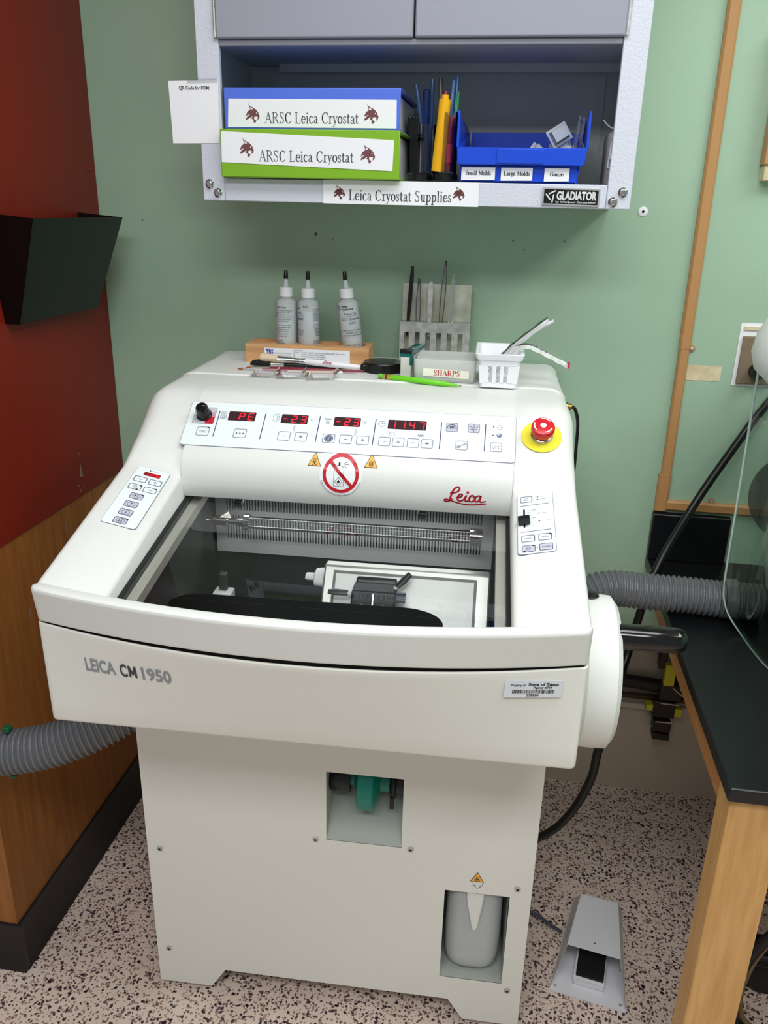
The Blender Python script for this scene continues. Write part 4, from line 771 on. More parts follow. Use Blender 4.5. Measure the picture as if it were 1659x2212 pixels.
def display(x0,y0,x1,y1,txt,F,par,mt=M_disp,slots=None,cx0=None):
    mb=MB(); mb.poly(rrect(x0,y0,x1,y1,0.002),mt,F,0.0014)
    n=slots or len(txt); pw=(x1-x0)/n; dh=(y1-y0)*0.72
    for k,c in enumerate(txt):
        if c!=' ': digit(mb,c,x0+pw*k+pw*0.2,y0+(y1-y0)*0.12,pw*0.52,dh,M_led,F,0.0017)
    return mb.build('display',par,label='dark display with red digits')
display(-0.3455,0.0606,-0.2948,0.0822,' PE',Fp,panel); display(-0.2465,0.0606,-0.1972,0.0818,'-23',Fp,panel); display(-0.1491,0.0606,-0.1006,0.0818,'-23',Fp,panel); display(-0.0506,0.0604,0.0186,0.0816,'1147',Fp,panel)
def icon(name,fn):
    mb=MB(); fn(mb); mb.build(name,panel)
icon('slide_icon',lambda b:[b.frame(-0.3605,0.064,-0.3495,0.080,0.002,0.0006,M_navy,Fp,0.0014)]+[b.line([(-0.3595,0.067+k*0.003),(-0.3505,0.067+k*0.003)],0.0004,M_navy,Fp,0.0014) for k in range(4)]+[b.line([(-0.3595+k*0.003,0.065),(-0.3595+k*0.003,0.079)],0.0004,M_navy,Fp,0.0014) for k in range(1,3)])
icon('chamber_icon',lambda b:[b.line([(-0.261,0.064),(-0.261,0.074),(-0.262,0.074),(-0.262,0.0785),(-0.2585,0.081),(-0.251,0.081),(-0.251,0.067),(-0.2545,0.064),(-0.261,0.064)],0.0005,M_navy,Fp,0.0014),b.line([(-0.261,0.074),(-0.2545,0.074),(-0.251,0.0765)],0.0005,M_navy,Fp,0.0014),b.line([(-0.2545,0.064),(-0.2545,0.0785),(-0.262,0.0785)],0.0005,M_navy,Fp,0.0014)])
icon('specimen_icon',lambda b:[b.frame(-0.1632,0.065,-0.1562,0.0745,0.001,0.0005,M_navy,Fp,0.0014),b.line([(-0.1665,0.077),(-0.153,0.077),(-0.1545,0.0745),(-0.165,0.0745),(-0.1665,0.077)],0.0005,M_navy,Fp,0.0014),b.cring(-0.1597,0.0695,0.0018,0.0005,M_navy,Fp,0.0014,10)])
def clock(b,cx,cy,r,fill=False):
    b.cring(cx,cy,r,r*0.12,M_line,Fp,0.0014,22); b.line([(cx,cy+r*0.9),(cx,cy),(cx+r*0.7,cy+r*0.15)],r*0.13,M_line,Fp,0.0014)
    if fill: b.poly([(cx,cy)]+arc(cx,cy,r*0.9,r*0.9,60,-210,14),M_line,Fp,0.0013)
icon('clock_icon',lambda b:clock(b,-0.0615,0.0710,0.0068)); icon('clock_icon',lambda b:clock(b,-0.0412,0.0485,0.0052)); icon('frost_icon',lambda b:dome(b,0.010,0.0490,0.0055,Fp,0.0014))
icon('clock_icon',lambda b:(clock(b,0.1487,0.0765,0.0048),b.circ(0.1378,0.0773,0.0014,M_navy,Fp,0.0014,10))); icon('clock_icon',lambda b:(clock(b,0.1483,0.0582,0.0048,True),b.circ(0.1376,0.0582,0.0014,M_navy,Fp,0.0014,10)))
def thermo(b,x): b.frame(x-0.0016,0.0405,x+0.0016,0.0565,0.0015,0.0005,M_greyink,Fp,0.0014); [b.line([(x-0.001,0.045+k*0.002),(x+0.0008,0.045+k*0.002)],0.0004,M_greyink,Fp,0.0015) for k in range(5)]
icon('thermometer_icon',lambda b:thermo(b,-0.2188)); icon('thermometer_icon',lambda b:thermo(b,-0.1066))
icon('celsius_mark',lambda b:(b.cring(-0.1942,0.0745,0.0012,0.0004,M_greyink,Fp,0.0014,10),b.text('C',-0.1915,0.0682,0.0062,M_greyink,Fp,h=0.0014))); icon('celsius_mark',lambda b:(b.cring(-0.0970,0.0745,0.0012,0.0004,M_greyink,Fp,0.0014,10),b.text('C',-0.0945,0.0682,0.0062,M_greyink,Fp,h=0.0014)))
m=MB(); M_dial=mat('dial_grey',(196,198,204),0.4); m.poly(rrect(-0.4105,0.0495,-0.3700,0.0885,0.003),M_dial,Fp,0.0014); m.frame(-0.4105,0.0495,-0.3700,0.0885,0.003,0.0005,M_line,Fp,0.0017)
m.poly([(-0.386,0.0500),(-0.3705,0.0500),(-0.3705,0.0660),(-0.389,0.0690)],M_redp,Fp,0.0017)
for k in range(4): m.line([(-0.389,0.069),(-0.371,0.0685+k*0.0035)],0.0006+0.0004*(3-k)/2,M_redp,Fp,0.0016)
for a in range(70,300,28): m.line([(-0.3903+0.010*cos(math.radians(a)),0.069+0.010*sin(math.radians(a))),(-0.3903+0.019*cos(math.radians(a)),0.069+0.0185*sin(math.radians(a)))],0.0005,M_line,Fp,0.0016)
m.build('vacuum_dial',panel,label='grey dial scale with red sector')
m=MB(); kx,kv=-0.391,0.069; n=36
def knr(r,h): return [Fp(kx+(r*(0.95 if i%3==0 else 1))*cos(2*PI*i/n),kv+(r*(0.95 if i%3==0 else 1))*sin(2*PI*i/n),h) for i in range(n)]
m.loft([knr(0.0145,0.0018),knr(0.0145,0.004),knr(0.0125,0.006),knr(0.0112,0.024),knr(0.010,0.026),knr(0.0005,0.0262)],M_black)
m.line([(kx+0.002,kv+0.002),(kx+0.0085,kv+0.0015)],0.0008,M_paper,Fp,0.0265); m.build('control_knob',panel,label='black rotary knob')
# ---- side keypads
def armF(side):
    xo=XL if side<0 else XR; n=Vector((0.2,-0.26,1) if side<0 else (-0.2,-0.26,1)).normalized()
    def F(a,b,h):
        y=b/1.033-0.77; z=arm_z(y,abs(a-xo)); return Vector((a,y,z))+n*h
    return F
FLk,FRk=armF(-1),armF(1)
m=MB(); m.plate(rrect(-0.4862,0.0172,-0.4272,0.1882,0.006),M_line,FLk,0.0,0.0007); m.poly(rrect(-0.4856,0.0178,-0.4278,0.1876,0.0055),M_film,FLk,0.001); kl=m.build('keypad',cry,label='narrow membrane keypad on the left arm')
display(-0.4695,0.1645,-0.4405,0.1747,' 25',FLk,kl,M_disp2)
m=MB(); m.circ(-0.4622,0.1808,0.0015,M_ink,FLk,0.0013,10); m.text('RETRACT',-0.459,0.1797,0.0022,M_greyink,FLk,w=0.013,h=0.0013); m.build('indicator_lamp',kl)
kw=dict(F=FLk,par=kl,wd=0.0225,hg=0.0155)
button(-0.469,0.1501,'-',**kw); button(-0.4425,0.1498,'+',**kw); button(-0.4694,0.1261,'TRIM/SECT',led='tb',**kw); button(-0.443,0.126,'MODE',led='t',**kw)
for v,s_,ld in ((0.1011,'hexuu','t'),(0.0777,'hexu',None),(0.0542,'hexd',None),(0.031,'hexdd','t')): button(-0.4572,v,s_,fill=M_keygrey,led=ld,F=FLk,par=kl,wd=0.0225,hg=0.0165)
m=MB(); m.plate(rrect(0.1835,0.0225,0.2418,0.1902,0.006),M_line,FRk,0.0,0.0007); m.poly(rrect(0.1841,0.0231,0.2412,0.1896,0.0055),M_film,FRk,0.001); kr=m.build('keypad',cry,label='narrow membrane keypad on the right arm')
kw=dict(F=FRk,par=kr)
button(0.1985,0.1719,'CUT/MODE',wd=0.0195,hg=0.0178,**kw); button(0.1997,0.0619,'0 MAX',wd=0.0205,hg=0.0175,**kw); button(0.2258,0.0619,'BRAKE',wd=0.0205,hg=0.0175,led='t',**kw)
button(0.1999,0.0356,'RUN/STOP',fill=M_keygrey,wd=0.0205,hg=0.0172,led='tc',**kw); button(0.2262,0.0362,'ENABLE',fill=M_keygrey,wd=0.0205,hg=0.0172,**kw)
m=MB()
for y_,s_,x_ in ((0.1763,'CONT',0.2170),(0.1688,'SINGLE',0.2171),(0.1284,'E-STOP',0.2178),(0.1061,'RUN/STOP',0.2180)): m.poly([(x_-0.0013,y_-0.001),(x_+0.0013,y_-0.001),(x_+0.0013,y_+0.001),(x_-0.0013,y_+0.001)],M_ink,FRk,0.0013); m.text(s_,x_+0.0045,y_-0.001,0.0021,M_greyink,FRk,w=0.0016*len(s_),h=0.0013)
m.build('indicator_lamp',kr)
m=MB(); m.line([(0.1888,0.1535),(0.2343,0.1543)],0.0011,M_navy,FRk,0.0013); m.line([(0.1895,0.0804),(0.2352,0.0808)],0.0011,M_navy,FRk,0.0013)
for k in range(11): m.line([(0.1965,0.1385-k*0.0044),(0.2055,0.1385-k*0.0044)],0.0004,M_greyink,FRk,0.0013)
for y_,s_ in ((0.139,'100%'),(0.117,'50%'),(0.0946,'0')): m.text(s_,0.2068,y_-0.0012,0.0024,M_navy,FRk,w=0.0018*len(s_),h=0.0013)
m.line([(0.2115,0.0356),(0.2145,0.0356)],0.0006,M_navy,FRk,0.0013); m.line([(0.213,0.0341),(0.213,0.0371)],0.0006,M_navy,FRk,0.0013); m.build('speed_scale',kr)
m=MB(); m.line([(0.1945,0.142),(0.1946,0.0935)],0.0028,M_black,FRk,0.0014); m.build('slider_slot',kr)
m=MB(); sc_=[(0.1855,0.0985),(0.2035,0.0985),(0.2035,0.1065),(0.1855,0.1065)]
m.plate(rrect(0.1855,0.0965,0.2038,0.1085,0.0008,2),M_black,FRk,0.004,0.014); m.box((-0.001,-0.001,0),(0.001,0.001,0.006),M_black,lambda x,y,z:FRk(0.1945+x,0.1025+y,z)); m.build('slider_knob',kr,bevel=0.001,label='black slider cap')
# ---- stickers on the visor
VP=[p_ for p_ in PC if p_[0]<=-0.534 and p_[1]>1.1303]
def visor(a,b,h):
    for (y0,z0),(y1,z1) in zip(VP[:-1],VP[1:]):
        if z1<=b<=z0 or (b>z0 and z0==VP[0][1]) or (b<z1 and z1==VP[-1][1]):
            t_=(b-z0)/(z1-z0); n_=Vector((0,z1-z0,-(y1-y0))).normalized()
            if n_.y>0: n_=-n_
            return Vector((a,y0+(y1-y0)*t_,b))+n_*h
    return Vector((a,-0.583-h,b))
sx,sz,sr=-0.1225,1.1915,0.0345
FS=lambda a,b,h: visor(sx+a,sz+b,h)
m=MB(); n=40
rs=[i/10 for i in range(11)]; vs=[(0,0,0.0006)]; fs=[]
for r in rs[1:]: vs+= [(sr*1.10*r*cos(2*PI*i/n),sr*1.06*r*sin(2*PI*i/n),0.0006) for i in range(n)]
fs=[(0,1+i,1+(i+1)%n) for i in range(n)]
for k in range(9): fs+=[(1+k*n+i,1+k*n+n+i,1+k*n+n+(i+1)%n,1+k*n+(i+1)%n) for i in range(n)]
m.add(vs,fs,M_film_w,FS)
m.cring(0,0.001,sr*0.93,sr*0.17,M_signred,FS,0.0010,48)
d_=[(-sr*0.55+sr*1.10*i/14,sr*0.56-sr*1.10*i/14+0.001) for i in range(15)]
k=sr/0.0345
can=[(-0.012,-0.0195),(-0.012,0.010)]+[(-0.012+0.0015,0.0125),(-0.008,0.0145),(0.000,0.0145),(0.0035,0.0125),(0.005,0.009),(0.005,-0.0195),(-0.012,-0.0195)]
m.line([(a*k,b*k) for a,b in can],0.0006,M_ink,FS,0.0010); m.line([(-0.0035,0.0155),(-0.0035,0.0185)],0.0034,M_ink,FS,0.0010)
for a in ((0.0045,0.0185,0.013,0.0215),(0.0055,0.017,0.0135,0.017),(0.0045,0.0155,0.0095,0.012)): m.line([a[:2],a[2:]],0.0005,M_ink,FS,0.0010)
cx_,cz_=-0.0035,-0.011; m.line([(cx_,cz_-0.0068),(cx_+0.0068,cz_),(cx_,cz_+0.0068),(cx_-0.0068,cz_),(cx_,cz_-0.0068)],0.0006,M_ink,FS,0.0010)
m.poly([(cx_-0.0018,cz_-0.0025),(cx_+0.0018,cz_-0.0025),(cx_+0.0025,cz_),(cx_+0.0012,cz_+0.001),(cx_+0.0003,cz_+0.0034),(cx_-0.0014,cz_+0.0012),(cx_-0.0026,cz_)],M_ink,FS,0.0010)
m.nib(d_,0.0055,0.0055,M_signred,FS,0.0014)
txt='Flammable freezing sprays prohibited'; wid=[0.62 if c in 'mw' else (0.28 if c in 'lirft ' else 0.46) for c in txt]; tot=sum(wid); A0,A1=math.radians(197),math.radians(343); ps=0
for c,w_ in zip(txt,wid):
    am=A0+(A1-A0)*(ps+w_/2)/tot; ps+=w_
    if c==' ': continue
    rr=sr*1.035; ca,sa=cos(am),sin(am)
    m.text(c,0,-0.0012,0.0031,M_ink,lambda a,b,h,ca=ca,sa=sa,rr=rr: FS((rr-b)*ca+a*(-sa),(rr-b)*sa+a*ca,h),h=0.0011,align='c')
m.build('prohibition_sticker',hd,label='round red no-spray prohibition sticker')
m=MB(); triangle(m,-0.1705,1.2105,0.0122,visor,'bio'); m.build('warning_sticker',hd,label='small amber biohazard triangle')
m=MB(); triangle(m,-0.0705,1.2125,0.0122,visor,'cold'); m.build('warning_sticker',hd,label='small amber snowflake triangle')
m=MB(); script_logo(m,0.0955,1.168,0.072,M_redp,visor,1.15); m.build('maker_script',hd,label='red script lettering')
# ---- cable gland on the right side
m=MB(); m.lathe([(0.0,-0.002),(0.010,-0.002),(0.010,0.006),(0.007,0.007),(0.007,0.014),(0.0,0.014)],mat('brass',(170,140,70),0.3,metal=1),14,(XR-0.001,-0.262,1.262),'x'); g_=m.build('cable_gland',cry)
m=MB(); m.tube(smooth([(0.292,-0.262,1.262),(0.302,-0.26,1.258),(0.311,-0.255,1.232),(0.314,-0.25,1.19),(0.314,-0.25,1.10),(0.305,-0.24,1.0),(0.29,-0.23,0.96)],6),0.0035,M_cable,8); m.build('sensor_cable',cry)
# ------------------------------------------------------------------ wall cabinet
M_ham=bumpy(mat('hammered_light_enamel',(206,210,222),0.38),260,0.25,2,0.003)
M_doorg=mat('grey_door_enamel',(150,152,166),0.42)
M_ing=bumpy(mat('grey_cabinet_interior',(196,204,200),0.5),260,0.15,2,0.003)
KX0,KX1,KY,KZ=-0.4325,0.365,-0.305,1.637
cab=thing('wall_cabinet','grey steel wall cabinet with two doors above an open shelf','cabinet',(-0.034,-0.15,KZ))
for xa,xb_ in ((KX0,-0.3895),(0.3225,KX1)): MB().box((xa,KY,KZ),(xb_,KY+0.012,2.75),M_ham).build('stile',cab,bevel=0.0015)
m=MB(); m.box((-0.3893,KY+0.001,KZ),(0.3223,KY+0.012,1.6775),M_ham); m.build('bottom_rail',cab,bevel=0.0015)
m=MB(); m.box((-0.425,KY+0.012,KZ+0.002),(-0.4235,-0.001,2.74),M_ing); m.box((0.3565,KY+0.012,KZ+0.002),(0.358,-0.001,2.74),M_ing); m.box((-0.425,-0.0045,KZ+0.002),(0.358,-0.001,2.74),M_ing); m.box((-0.4235,KY+0.012,KZ+0.002),(0.3565,-0.0045,KZ+0.006),M_ing); m.box((-0.425,KY+0.012,2.74),(0.358,-0.001,2.745),M_ing); m.build('carcass',cab,flat=True)
m=MB(); m.box((-0.4233,KY+0.012,1.676),(0.3563,-0.006,1.6778),M_ing); m.build('shelf_floor',cab,flat=True)
m=MB(); m.box((-0.4233,KY+0.012,1.9085),(0.3563,-0.006,1.911),M_ing); m.box((-0.35,-0.045,1.893),(0.3563,-0.043,1.9085),M_ing); m.build('upper_shelf',cab,flat=True)
m=MB(); m.box((-0.3893,KY+0.002,1.8985),(0.3223,KY+0.012,1.909),M_doorg); m.build('top_rail',cab,bevel=0.002)
for x in (-0.372,0.312): MB().box((x,-0.008,1.678),(x+0.012,-0.0046,1.893),M_ing).build('back_rib',cab,flat=True)
for xa,xb_ in ((-0.3915,-0.0345),(-0.0315,0.3245)): MB().box((xa,KY-0.008,1.909),(xb_,KY+0.006,2.70),M_doorg).build('door',cab,bevel=0.003)
for x in (-0.3935,0.3265):
    m=MB()
    for z in (1.911,1.935,1.959): m.lathe([(0.0,z),(0.003,z),(0.003,z+0.0235),(0.0,z+0.0235)],M_steel,12,(x,KY-0.004,0))
    m.build('hinge',cab)
for x,z in ((-0.4182,1.6666),(-0.4025,1.6512),(0.3498,1.6653),(0.3341,1.6488)):
    m=MB(); m.lathe([(0.0085,KY),(0.0085,KY-0.0015),(0.0068,KY-0.003)],M_chrome,20,(x,0,z),'y',caps=False); m.lathe([(0.0068,KY-0.0028),(0.0062,KY-0.0065),(0.0045,KY-0.0072),(0.0035,KY-0.006),(0.0,KY-0.006)],M_chrome,6,(x,0,z),'y'); m.build('bolt',cab)
Fc=plane((0,KY+0.0008,0),(1,0,0),(0,0,1))
m=MB(); M_bf=mat('badge_silver',(206,206,204),0.3,metal=0.7); m.plate([(0.2092,1.6425),(0.3102,1.6405),(0.3102,1.6705),(0.2092,1.6715)],M_bf,Fc,0.0,0.004); m.poly([(0.2120,1.6450),(0.3074,1.6432),(0.3074,1.6678),(0.2120,1.6688)],M_black,Fc,0.0044)
M_bl=mat('badge_letter',(214,216,216),0.35); h=0.005
m.text('GLADIATOR',0.2345,1.6517,0.0130,M_bl,Fc,w=0.0705,bold=0.045,h=h); m.text('by Whirlpool Corporation',0.2335,1.6460,0.0033,M_bl,Fc,w=0.070,bold=0.02,h=h)
for a in ((0.2210,1.6610,0.2315,1.6660),(0.2160,1.6600,0.2235,1.6510),(0.2270,1.6470,0.2290,1.6590)): m.line([a[:2],a[2:]],0.0026,M_bl,Fc,h)
m.build('badge',cab,bevel=0.0008,label='black and silver maker badge')
# paper signs on the cabinet
M_maroon=mat('maroon_print',(92,40,40),0.6); M_paperc=mat('white_card',(238,239,243),0.45)
t=thing('paper_sign','white paper strip reading Leica Cryostat Supplies on the cabinet bottom rail','sign',(-0.05,KY,1.64))
Fs=lambda a,b,h: Vector((a,KY-0.0012-h-0.0012*abs(sin(a*41))*(1 if a>-0.05 else 0.2),b))
m=MB(); n=24; xs=[-0.1962+0.291*i/n for i in range(n+1)]
m.add([(x,1.6365-0.0006*(i/n),0.0) for i,x in enumerate(xs)]+[(x,1.6775,0.0) for x in xs],[(i,i+1,n+2+i,n+1+i) for i in range(n)],M_paperc,Fs)
m.add([(x,1.6365-0.0006*(i/n),-0.0005) for i,x in enumerate(xs)]+[(x,1.6775,-0.0005) for x in xs],[(n+1+i,n+2+i,i+1,i) for i in range(n)],M_paperc,Fs); m.build('paper',t)
for a_,b_ in ((-0.1655,1.6572),(0.0582,1.6590)):
    m=MB(); cat(m,a_,b_,0.028,M_maroon,M_paperc,Fs); m.build('emblem',t)
m=MB(); m.serif('Leica Cryostat Supplies',-0.1475,1.6428,0.0185,M_char,Fs,w=0.193); m.build('lettering',t)
t=thing('paper_sign','white paper note taped over the left edge of the cabinet','sign',(-0.44,KY,1.74))
Fq=lambda a,b,h: Vector((a,KY-0.0012-h,b))
m=MB(); m.plate([(-0.4866,1.7366),(-0.3955,1.7376),(-0.3928,1.8433),(-0.4888,1.8417)],M_paperc,Fq,-0.0006,0.0); m.text('QR Code for FOM:',-0.4685,1.8275,0.0062,M_char,Fq,w=0.0595,bold=0.02); m.build('paper',t)
m=MB(); m.plate([(-0.452,1.838),(-0.394,1.839),(-0.394,1.847),(-0.452,1.846)],pane('clear_tape',(0.97,0.97,0.97),1.4,rough=0.1),Fq,0.0002,0.0005); m.build('tape',t)
# ------------------------------------------------------------------ binders
SH=1.678
def binder(label,mt,mt2,x0,x1,y0,y1,z0,z1,card,cardpts,txt,cats,grp):
    t=thing('ring_binder',label,'binder',((x0+x1)/2,(y0+y1)/2,z0),group=grp)
    cv=0.0032
    MB().box((x0,y0+0.004,z0),(x1,y1,z0+cv),mt).build('cover',t,bevel=0.001); MB().box((x0,y0+0.004,z1-cv),(x1,y1,z1),mt).build('cover',t,bevel=0.001)
    m=MB(); m.box((x0,y0,z0+0.0005),(x1,y0+0.004,z1-0.0005),mt); m.build('spine',t,bevel=0.0015)
    MB().box((x0+0.010,y0+0.02,z0+cv+0.001),(x1-0.010,y1-0.008,z1-cv-0.004),M_paper).build('page_block',t)
    F=plane((0,y0-0.0004,0),(1,0,0),(0,0,1)); m=MB(); m.plate(cardpts,M_paperc,F,0.0,0.0006); o=m.build('spine_card',t,label='white spine card')
    m=MB(); m.serif('ARSC Leica Cryostat',txt[0],txt[1],txt[2],M_gtext,F,w=txt[3],h=0.0011); m.build('lettering',o)
    F2=lambda a,b,h: F(a,b,h+0.0006)
    for a,b in cats:
        m=MB(); cat(m,a,b,0.0345,M_maroon2,M_paperc,F2); m.build('emblem',o)
    return t
M_gtext=mat('grey_serif_print',(92,92,98),0.6); M_maroon2=mat('faded_maroon_print',(112,66,68),0.6)
M_lime=mat('lime_binder_vinyl',(128,178,40),0.3); M_blueb=mat('blue_binder_vinyl',(84,116,222),0.3)
binder('lime green ring binder lying under the blue binder on the shelf',M_lime,M_lime,-0.3865,-0.0503,-0.327,-0.03,SH+0.0005,1.7612,None,[(-0.3845,1.7040),(-0.0628,1.6930),(-0.0607,1.7446),(-0.3835,1.7568)],(-0.3125,1.7065,0.0185,0.178),[(-0.3355,1.7302),(-0.1085,1.7222)],'ring binders')
binder('blue ring binder lying on top of the lime binder',M_blueb,M_blueb,-0.3835,-0.0543,-0.305,-0.02,1.7618,1.8322,None,[(-0.3775,1.7655),(-0.0605,1.7655),(-0.0610,1.8120),(-0.3745,1.8130)],(-0.3060,1.7725,0.0185,0.176),[(-0.3291,1.7892),(-0.1071,1.7894)],'ring binders')
# ------------------------------------------------------------------ notebook, pens, cups
t=thing('spiral_notebook','small black wire-bound notebook standing beside the binders','notebook',(-0.043,-0.17,SH))
TN=Matrix.Translation((-0.0325,-0.17,SH))@Matrix.Rotation(math.radians(-4),4,'Y')
MB().box((-0.016,-0.012,0.0),(0.016,0.10,0.118),M_black,TN).build('cover',t,bevel=0.001)
m=MB()
for k in range(4):
    x=-0.012+k*0.0082; m.tube([TN@Vector((x+0.004*cos(a),-0.006,0.116+0.009*sin(a))) for a in [i*PI/8 for i in range(0,9)]],0.0007,M_dsteel,6)
m.build('wire_binding',t)
M_cup=pane('clear_cup',(0.90,0.91,0.93),1.45)
t=thing('pen_holder','clear twin pen cups on a black rounded tray','pen holder',(0.003,-0.25,SH))
m=MB(); m.lathe([(0.0,0.0),(0.021,0.0),(0.024,0.003),(0.024,0.012),(0.021,0.015),(0.0,0.015)],M_black,28,(-0.022,-0.255,SH+0.0004)); m.build('tray',t)
m=MB(); m.lathe([(0.0,0.0),(0.021,0.0),(0.0235,0.003),(0.0235,0.012),(0.021,0.015),(0.0,0.015)],M_black,28,(0.0275,-0.262,SH+0.0004)); m.build('tray',t)
for x,y,r,hh in ((-0.013,-0.222,0.019,0.085),(0.0285,-0.262,0.0205,0.102)):
    m=MB(); m.lathe([(r*0.96,0.0),(r,hh),(r-0.0012,hh),(r*0.96-0.0012,0.001)],M_cup,28,(x,y,SH+0.016),caps=False); m.build('cup',t)
PG='pens in the cups on the shelf'
def pen(name,label,p0,p1,r,mt,cap=None,tip=None,clip=None,cat_='pen'):
    t=thing(name,label,cat_,p0,group=PG); a,b=Vector(p0),Vector(p1); d=b-a
    MB().tube([a,a+d*0.04,a+d*0.96,b],[r*0.7,r,r,r*0.85],mt,14).build('barrel',t)
    if cap: MB().tube([a+d*cap[0],a+d*(cap[0]+0.01),a+d*(cap[1]-0.015),a+d*cap[1]],[r*1.08,r*1.16,r*1.12,r*0.8],cap[2],14).build('cap',t)
    if tip: MB().tube([b,b+d.normalized()*tip[0]],[r*tip[1],r*tip[1]*0.8],tip[2],12).build('end_button',t)
    return t
M_tb=mat('translucent_blue_plastic',(66,104,158),0.25,trans=0.35); M_dkb=mat('dark_blue_plastic',(18,34,84),0.3); M_yel=mat('golden_yellow_plastic',(236,176,20),0.3)
M_cr=mat('crimson_plastic',(150,24,52),0.3); M_pk=mat('pink_red_plastic',(206,62,92),0.3); M_gn=mat('green_plastic',(20,128,66),0.3); M_sm=mat('smoky_brown_plastic',(70,62,62),0.3)
zb=SH+0.0185
pen('ballpoint_pen','translucent blue pen leaning left in the rear cup',(-0.006,-0.216,zb),(-0.0385,-0.214,1.848),0.0048,M_tb)
pen('marker_pen','dark blue capped marker next to the leaning blue pen',(-0.015,-0.230,zb),(-0.0165,-0.230,1.838),0.0062,M_dkb,(0.5,1.0,M_dkb))
pen('ballpoint_pen','translucent blue pen standing upright behind the dark blue marker',(-0.011,-0.208,zb),(-0.0085,-0.205,1.858),0.0046,M_tb)
pen('ballpoint_pen','smoky brown pen standing behind the yellow marker',(0.020,-0.250,zb),(0.0085,-0.232,1.857),0.0042,M_sm)
pen('ballpoint_pen','translucent blue pen leaning right behind the yellow marker',(0.026,-0.262,zb),(0.0345,-0.246,1.851),0.0046,M_tb)
pen('ballpoint_pen','rightmost thin translucent blue pen in the front cup',(0.037,-0.255,zb),(0.0405,-0.236,1.8585),0.0036,M_tb)
pen('ballpoint_pen','green pen at the right side of the front cup',(0.0345,-0.250,zb),(0.0435,-0.24,1.833),0.0034,M_gn)
t=thing('marker_pen','thick golden yellow marker with dark red tip in the front cup','marker',(0.0145,-0.268,zb),group=PG)
a,b=Vector((0.0145,-0.269,zb)),Vector((0.0225,-0.272,1.8165)); d=b-a
MB().tube([a,a+d*0.5,a+d*0.62,a+d*0.66,b],[0.0128,0.0118,0.0112,0.0108,0.0108],M_yel,20).build('barrel',t)
MB().tube([b,b+d.normalized()*0.008],[0.0066,0.0064],M_yel,16).build('shoulder',t); MB().tube([b+d.normalized()*0.008,b+d.normalized()*0.0135],[0.0048,0.0036],mat('dark_red_plastic',(110,16,34),0.3),12).build('tip_cap',t)
pen('marker_pen','pink capped dark red pen in front of the navy marker',(0.0335,-0.275,zb),(0.036,-0.271,1.79),0.0052,M_cr,(0.16,0.5,M_pk))
pen('marker_pen','navy marker standing at the right side of the front cup',(0.0425,-0.262,zb),(0.0415,-0.262,1.775),0.0042,mat('navy_plastic',(16,18,66),0.3))
# ------------------------------------------------------------------ blue bin
M_bin=mat('blue_bin_plastic',(18,72,206),0.3)
t=thing('storage_bin','bright blue open-front bin with three labelled sections','bin',(0.165,-0.19,SH))
bz0=SH+0.0005; y0,y1=-0.302,-0.045
m=MB()
def slab(q0,q1,tv):
    tv=Vector(tv); a=[Vector(p) for p in q0+q1]; m.add(a+[p+tv for p in a],[(0,1,3,2),(6,7,5,4),(0,2,6,4),(1,5,7,3),(0,4,5,1),(2,3,7,6)],M_bin)
m.box((0.0600,y0+0.006,bz0),(0.2675,y1,bz0+0.003),M_bin); m.box((0.0595,y0+0.006,bz0),(0.2670,y0+0.009,1.7075),M_bin)
m.box((0.0600,y1-0.003,bz0),(0.2675,y1,1.782),M_bin)
slab([(0.0592,y0+0.008,bz0),(0.0540,y0+0.006,1.7365)],[(0.0592,y1,bz0),(0.0540,y1,1.782)],(0.0028,0,0)); slab([(0.2652,y0+0.008,bz0),(0.2720,y0+0.006,1.7365)],[(0.2652,y1,bz0),(0.2720,y1,1.782)],(0.0028,0,0))
m.box((0.1225,y0+0.009,bz0+0.003),(0.1245,y1-0.003,1.73),M_bin); m.box((0.2035,y0+0.009,bz0+0.003),(0.2055,y1-0.003,1.73),M_bin); m.build('tray',t,bevel=0.001)
m=MB(); m.add([(0.0525,y0-0.008,1.7075),(0.2775,y0-0.008,1.7075),(0.2805,y0-0.008,1.7362),(0.0508,y0-0.008,1.7362),(0.0545,y0+0.008,1.7075),(0.2755,y0+0.008,1.7075),(0.2785,y0+0.008,1.7362),(0.0525,y0+0.008,1.7362)],[(0,1,2,3),(7,6,5,4),(0,4,5,1),(1,5,6,2),(2,6,7,3),(3,7,4,0)],M_bin)
for xa,xb_ in ((0.1225,0.2055),): m.box((xa,y0-0.010,1.7095),(xb_,y0-0.008,1.7345),M_bin)
m.build('front_lip',t,bevel=0.0015)
for xs_,sg in ((0.0500,1),(0.2780,-1)):
    m=MB(); m.prism([(y0-0.008,1.7362),(y0-0.008,1.7950),(y0-0.002,1.7955),(y0+0.02,1.787),(y1,1.787),(y1,1.780),(y0+0.004,1.7362)],'x',xs_,xs_+0.0042*1,M_bin); m.build('side_rim',t,bevel=0.0012)
Fb2=plane((0,y0+0.0035,0),(1,0,0),(0,0,1))
for xa,xb_,s_,w_ in ((0.0605,0.1215,'Small Molds',0.047),(0.1322,0.1885,'Large Molds',0.047),(0.2095,0.2535,'Gauze',0.024)):
    m=MB(); m.plate([(xa,1.6815),(xb_,1.6825),(xb_,1.7038),(xa,1.7035)],M_paperc,Fb2,0.0,0.0012); m.serif(s_,(xa+xb_)/2-w_/2,1.6905,0.0068,M_ink,Fb2,w=w_,h=0.0017,bold=1.5); m.build('label_card',t)
M_mold=pane('frosted_mold_plastic',(0.90,0.92,0.96),1.25,0.8,0.15,haze=(214,220,232),hz=0.5)
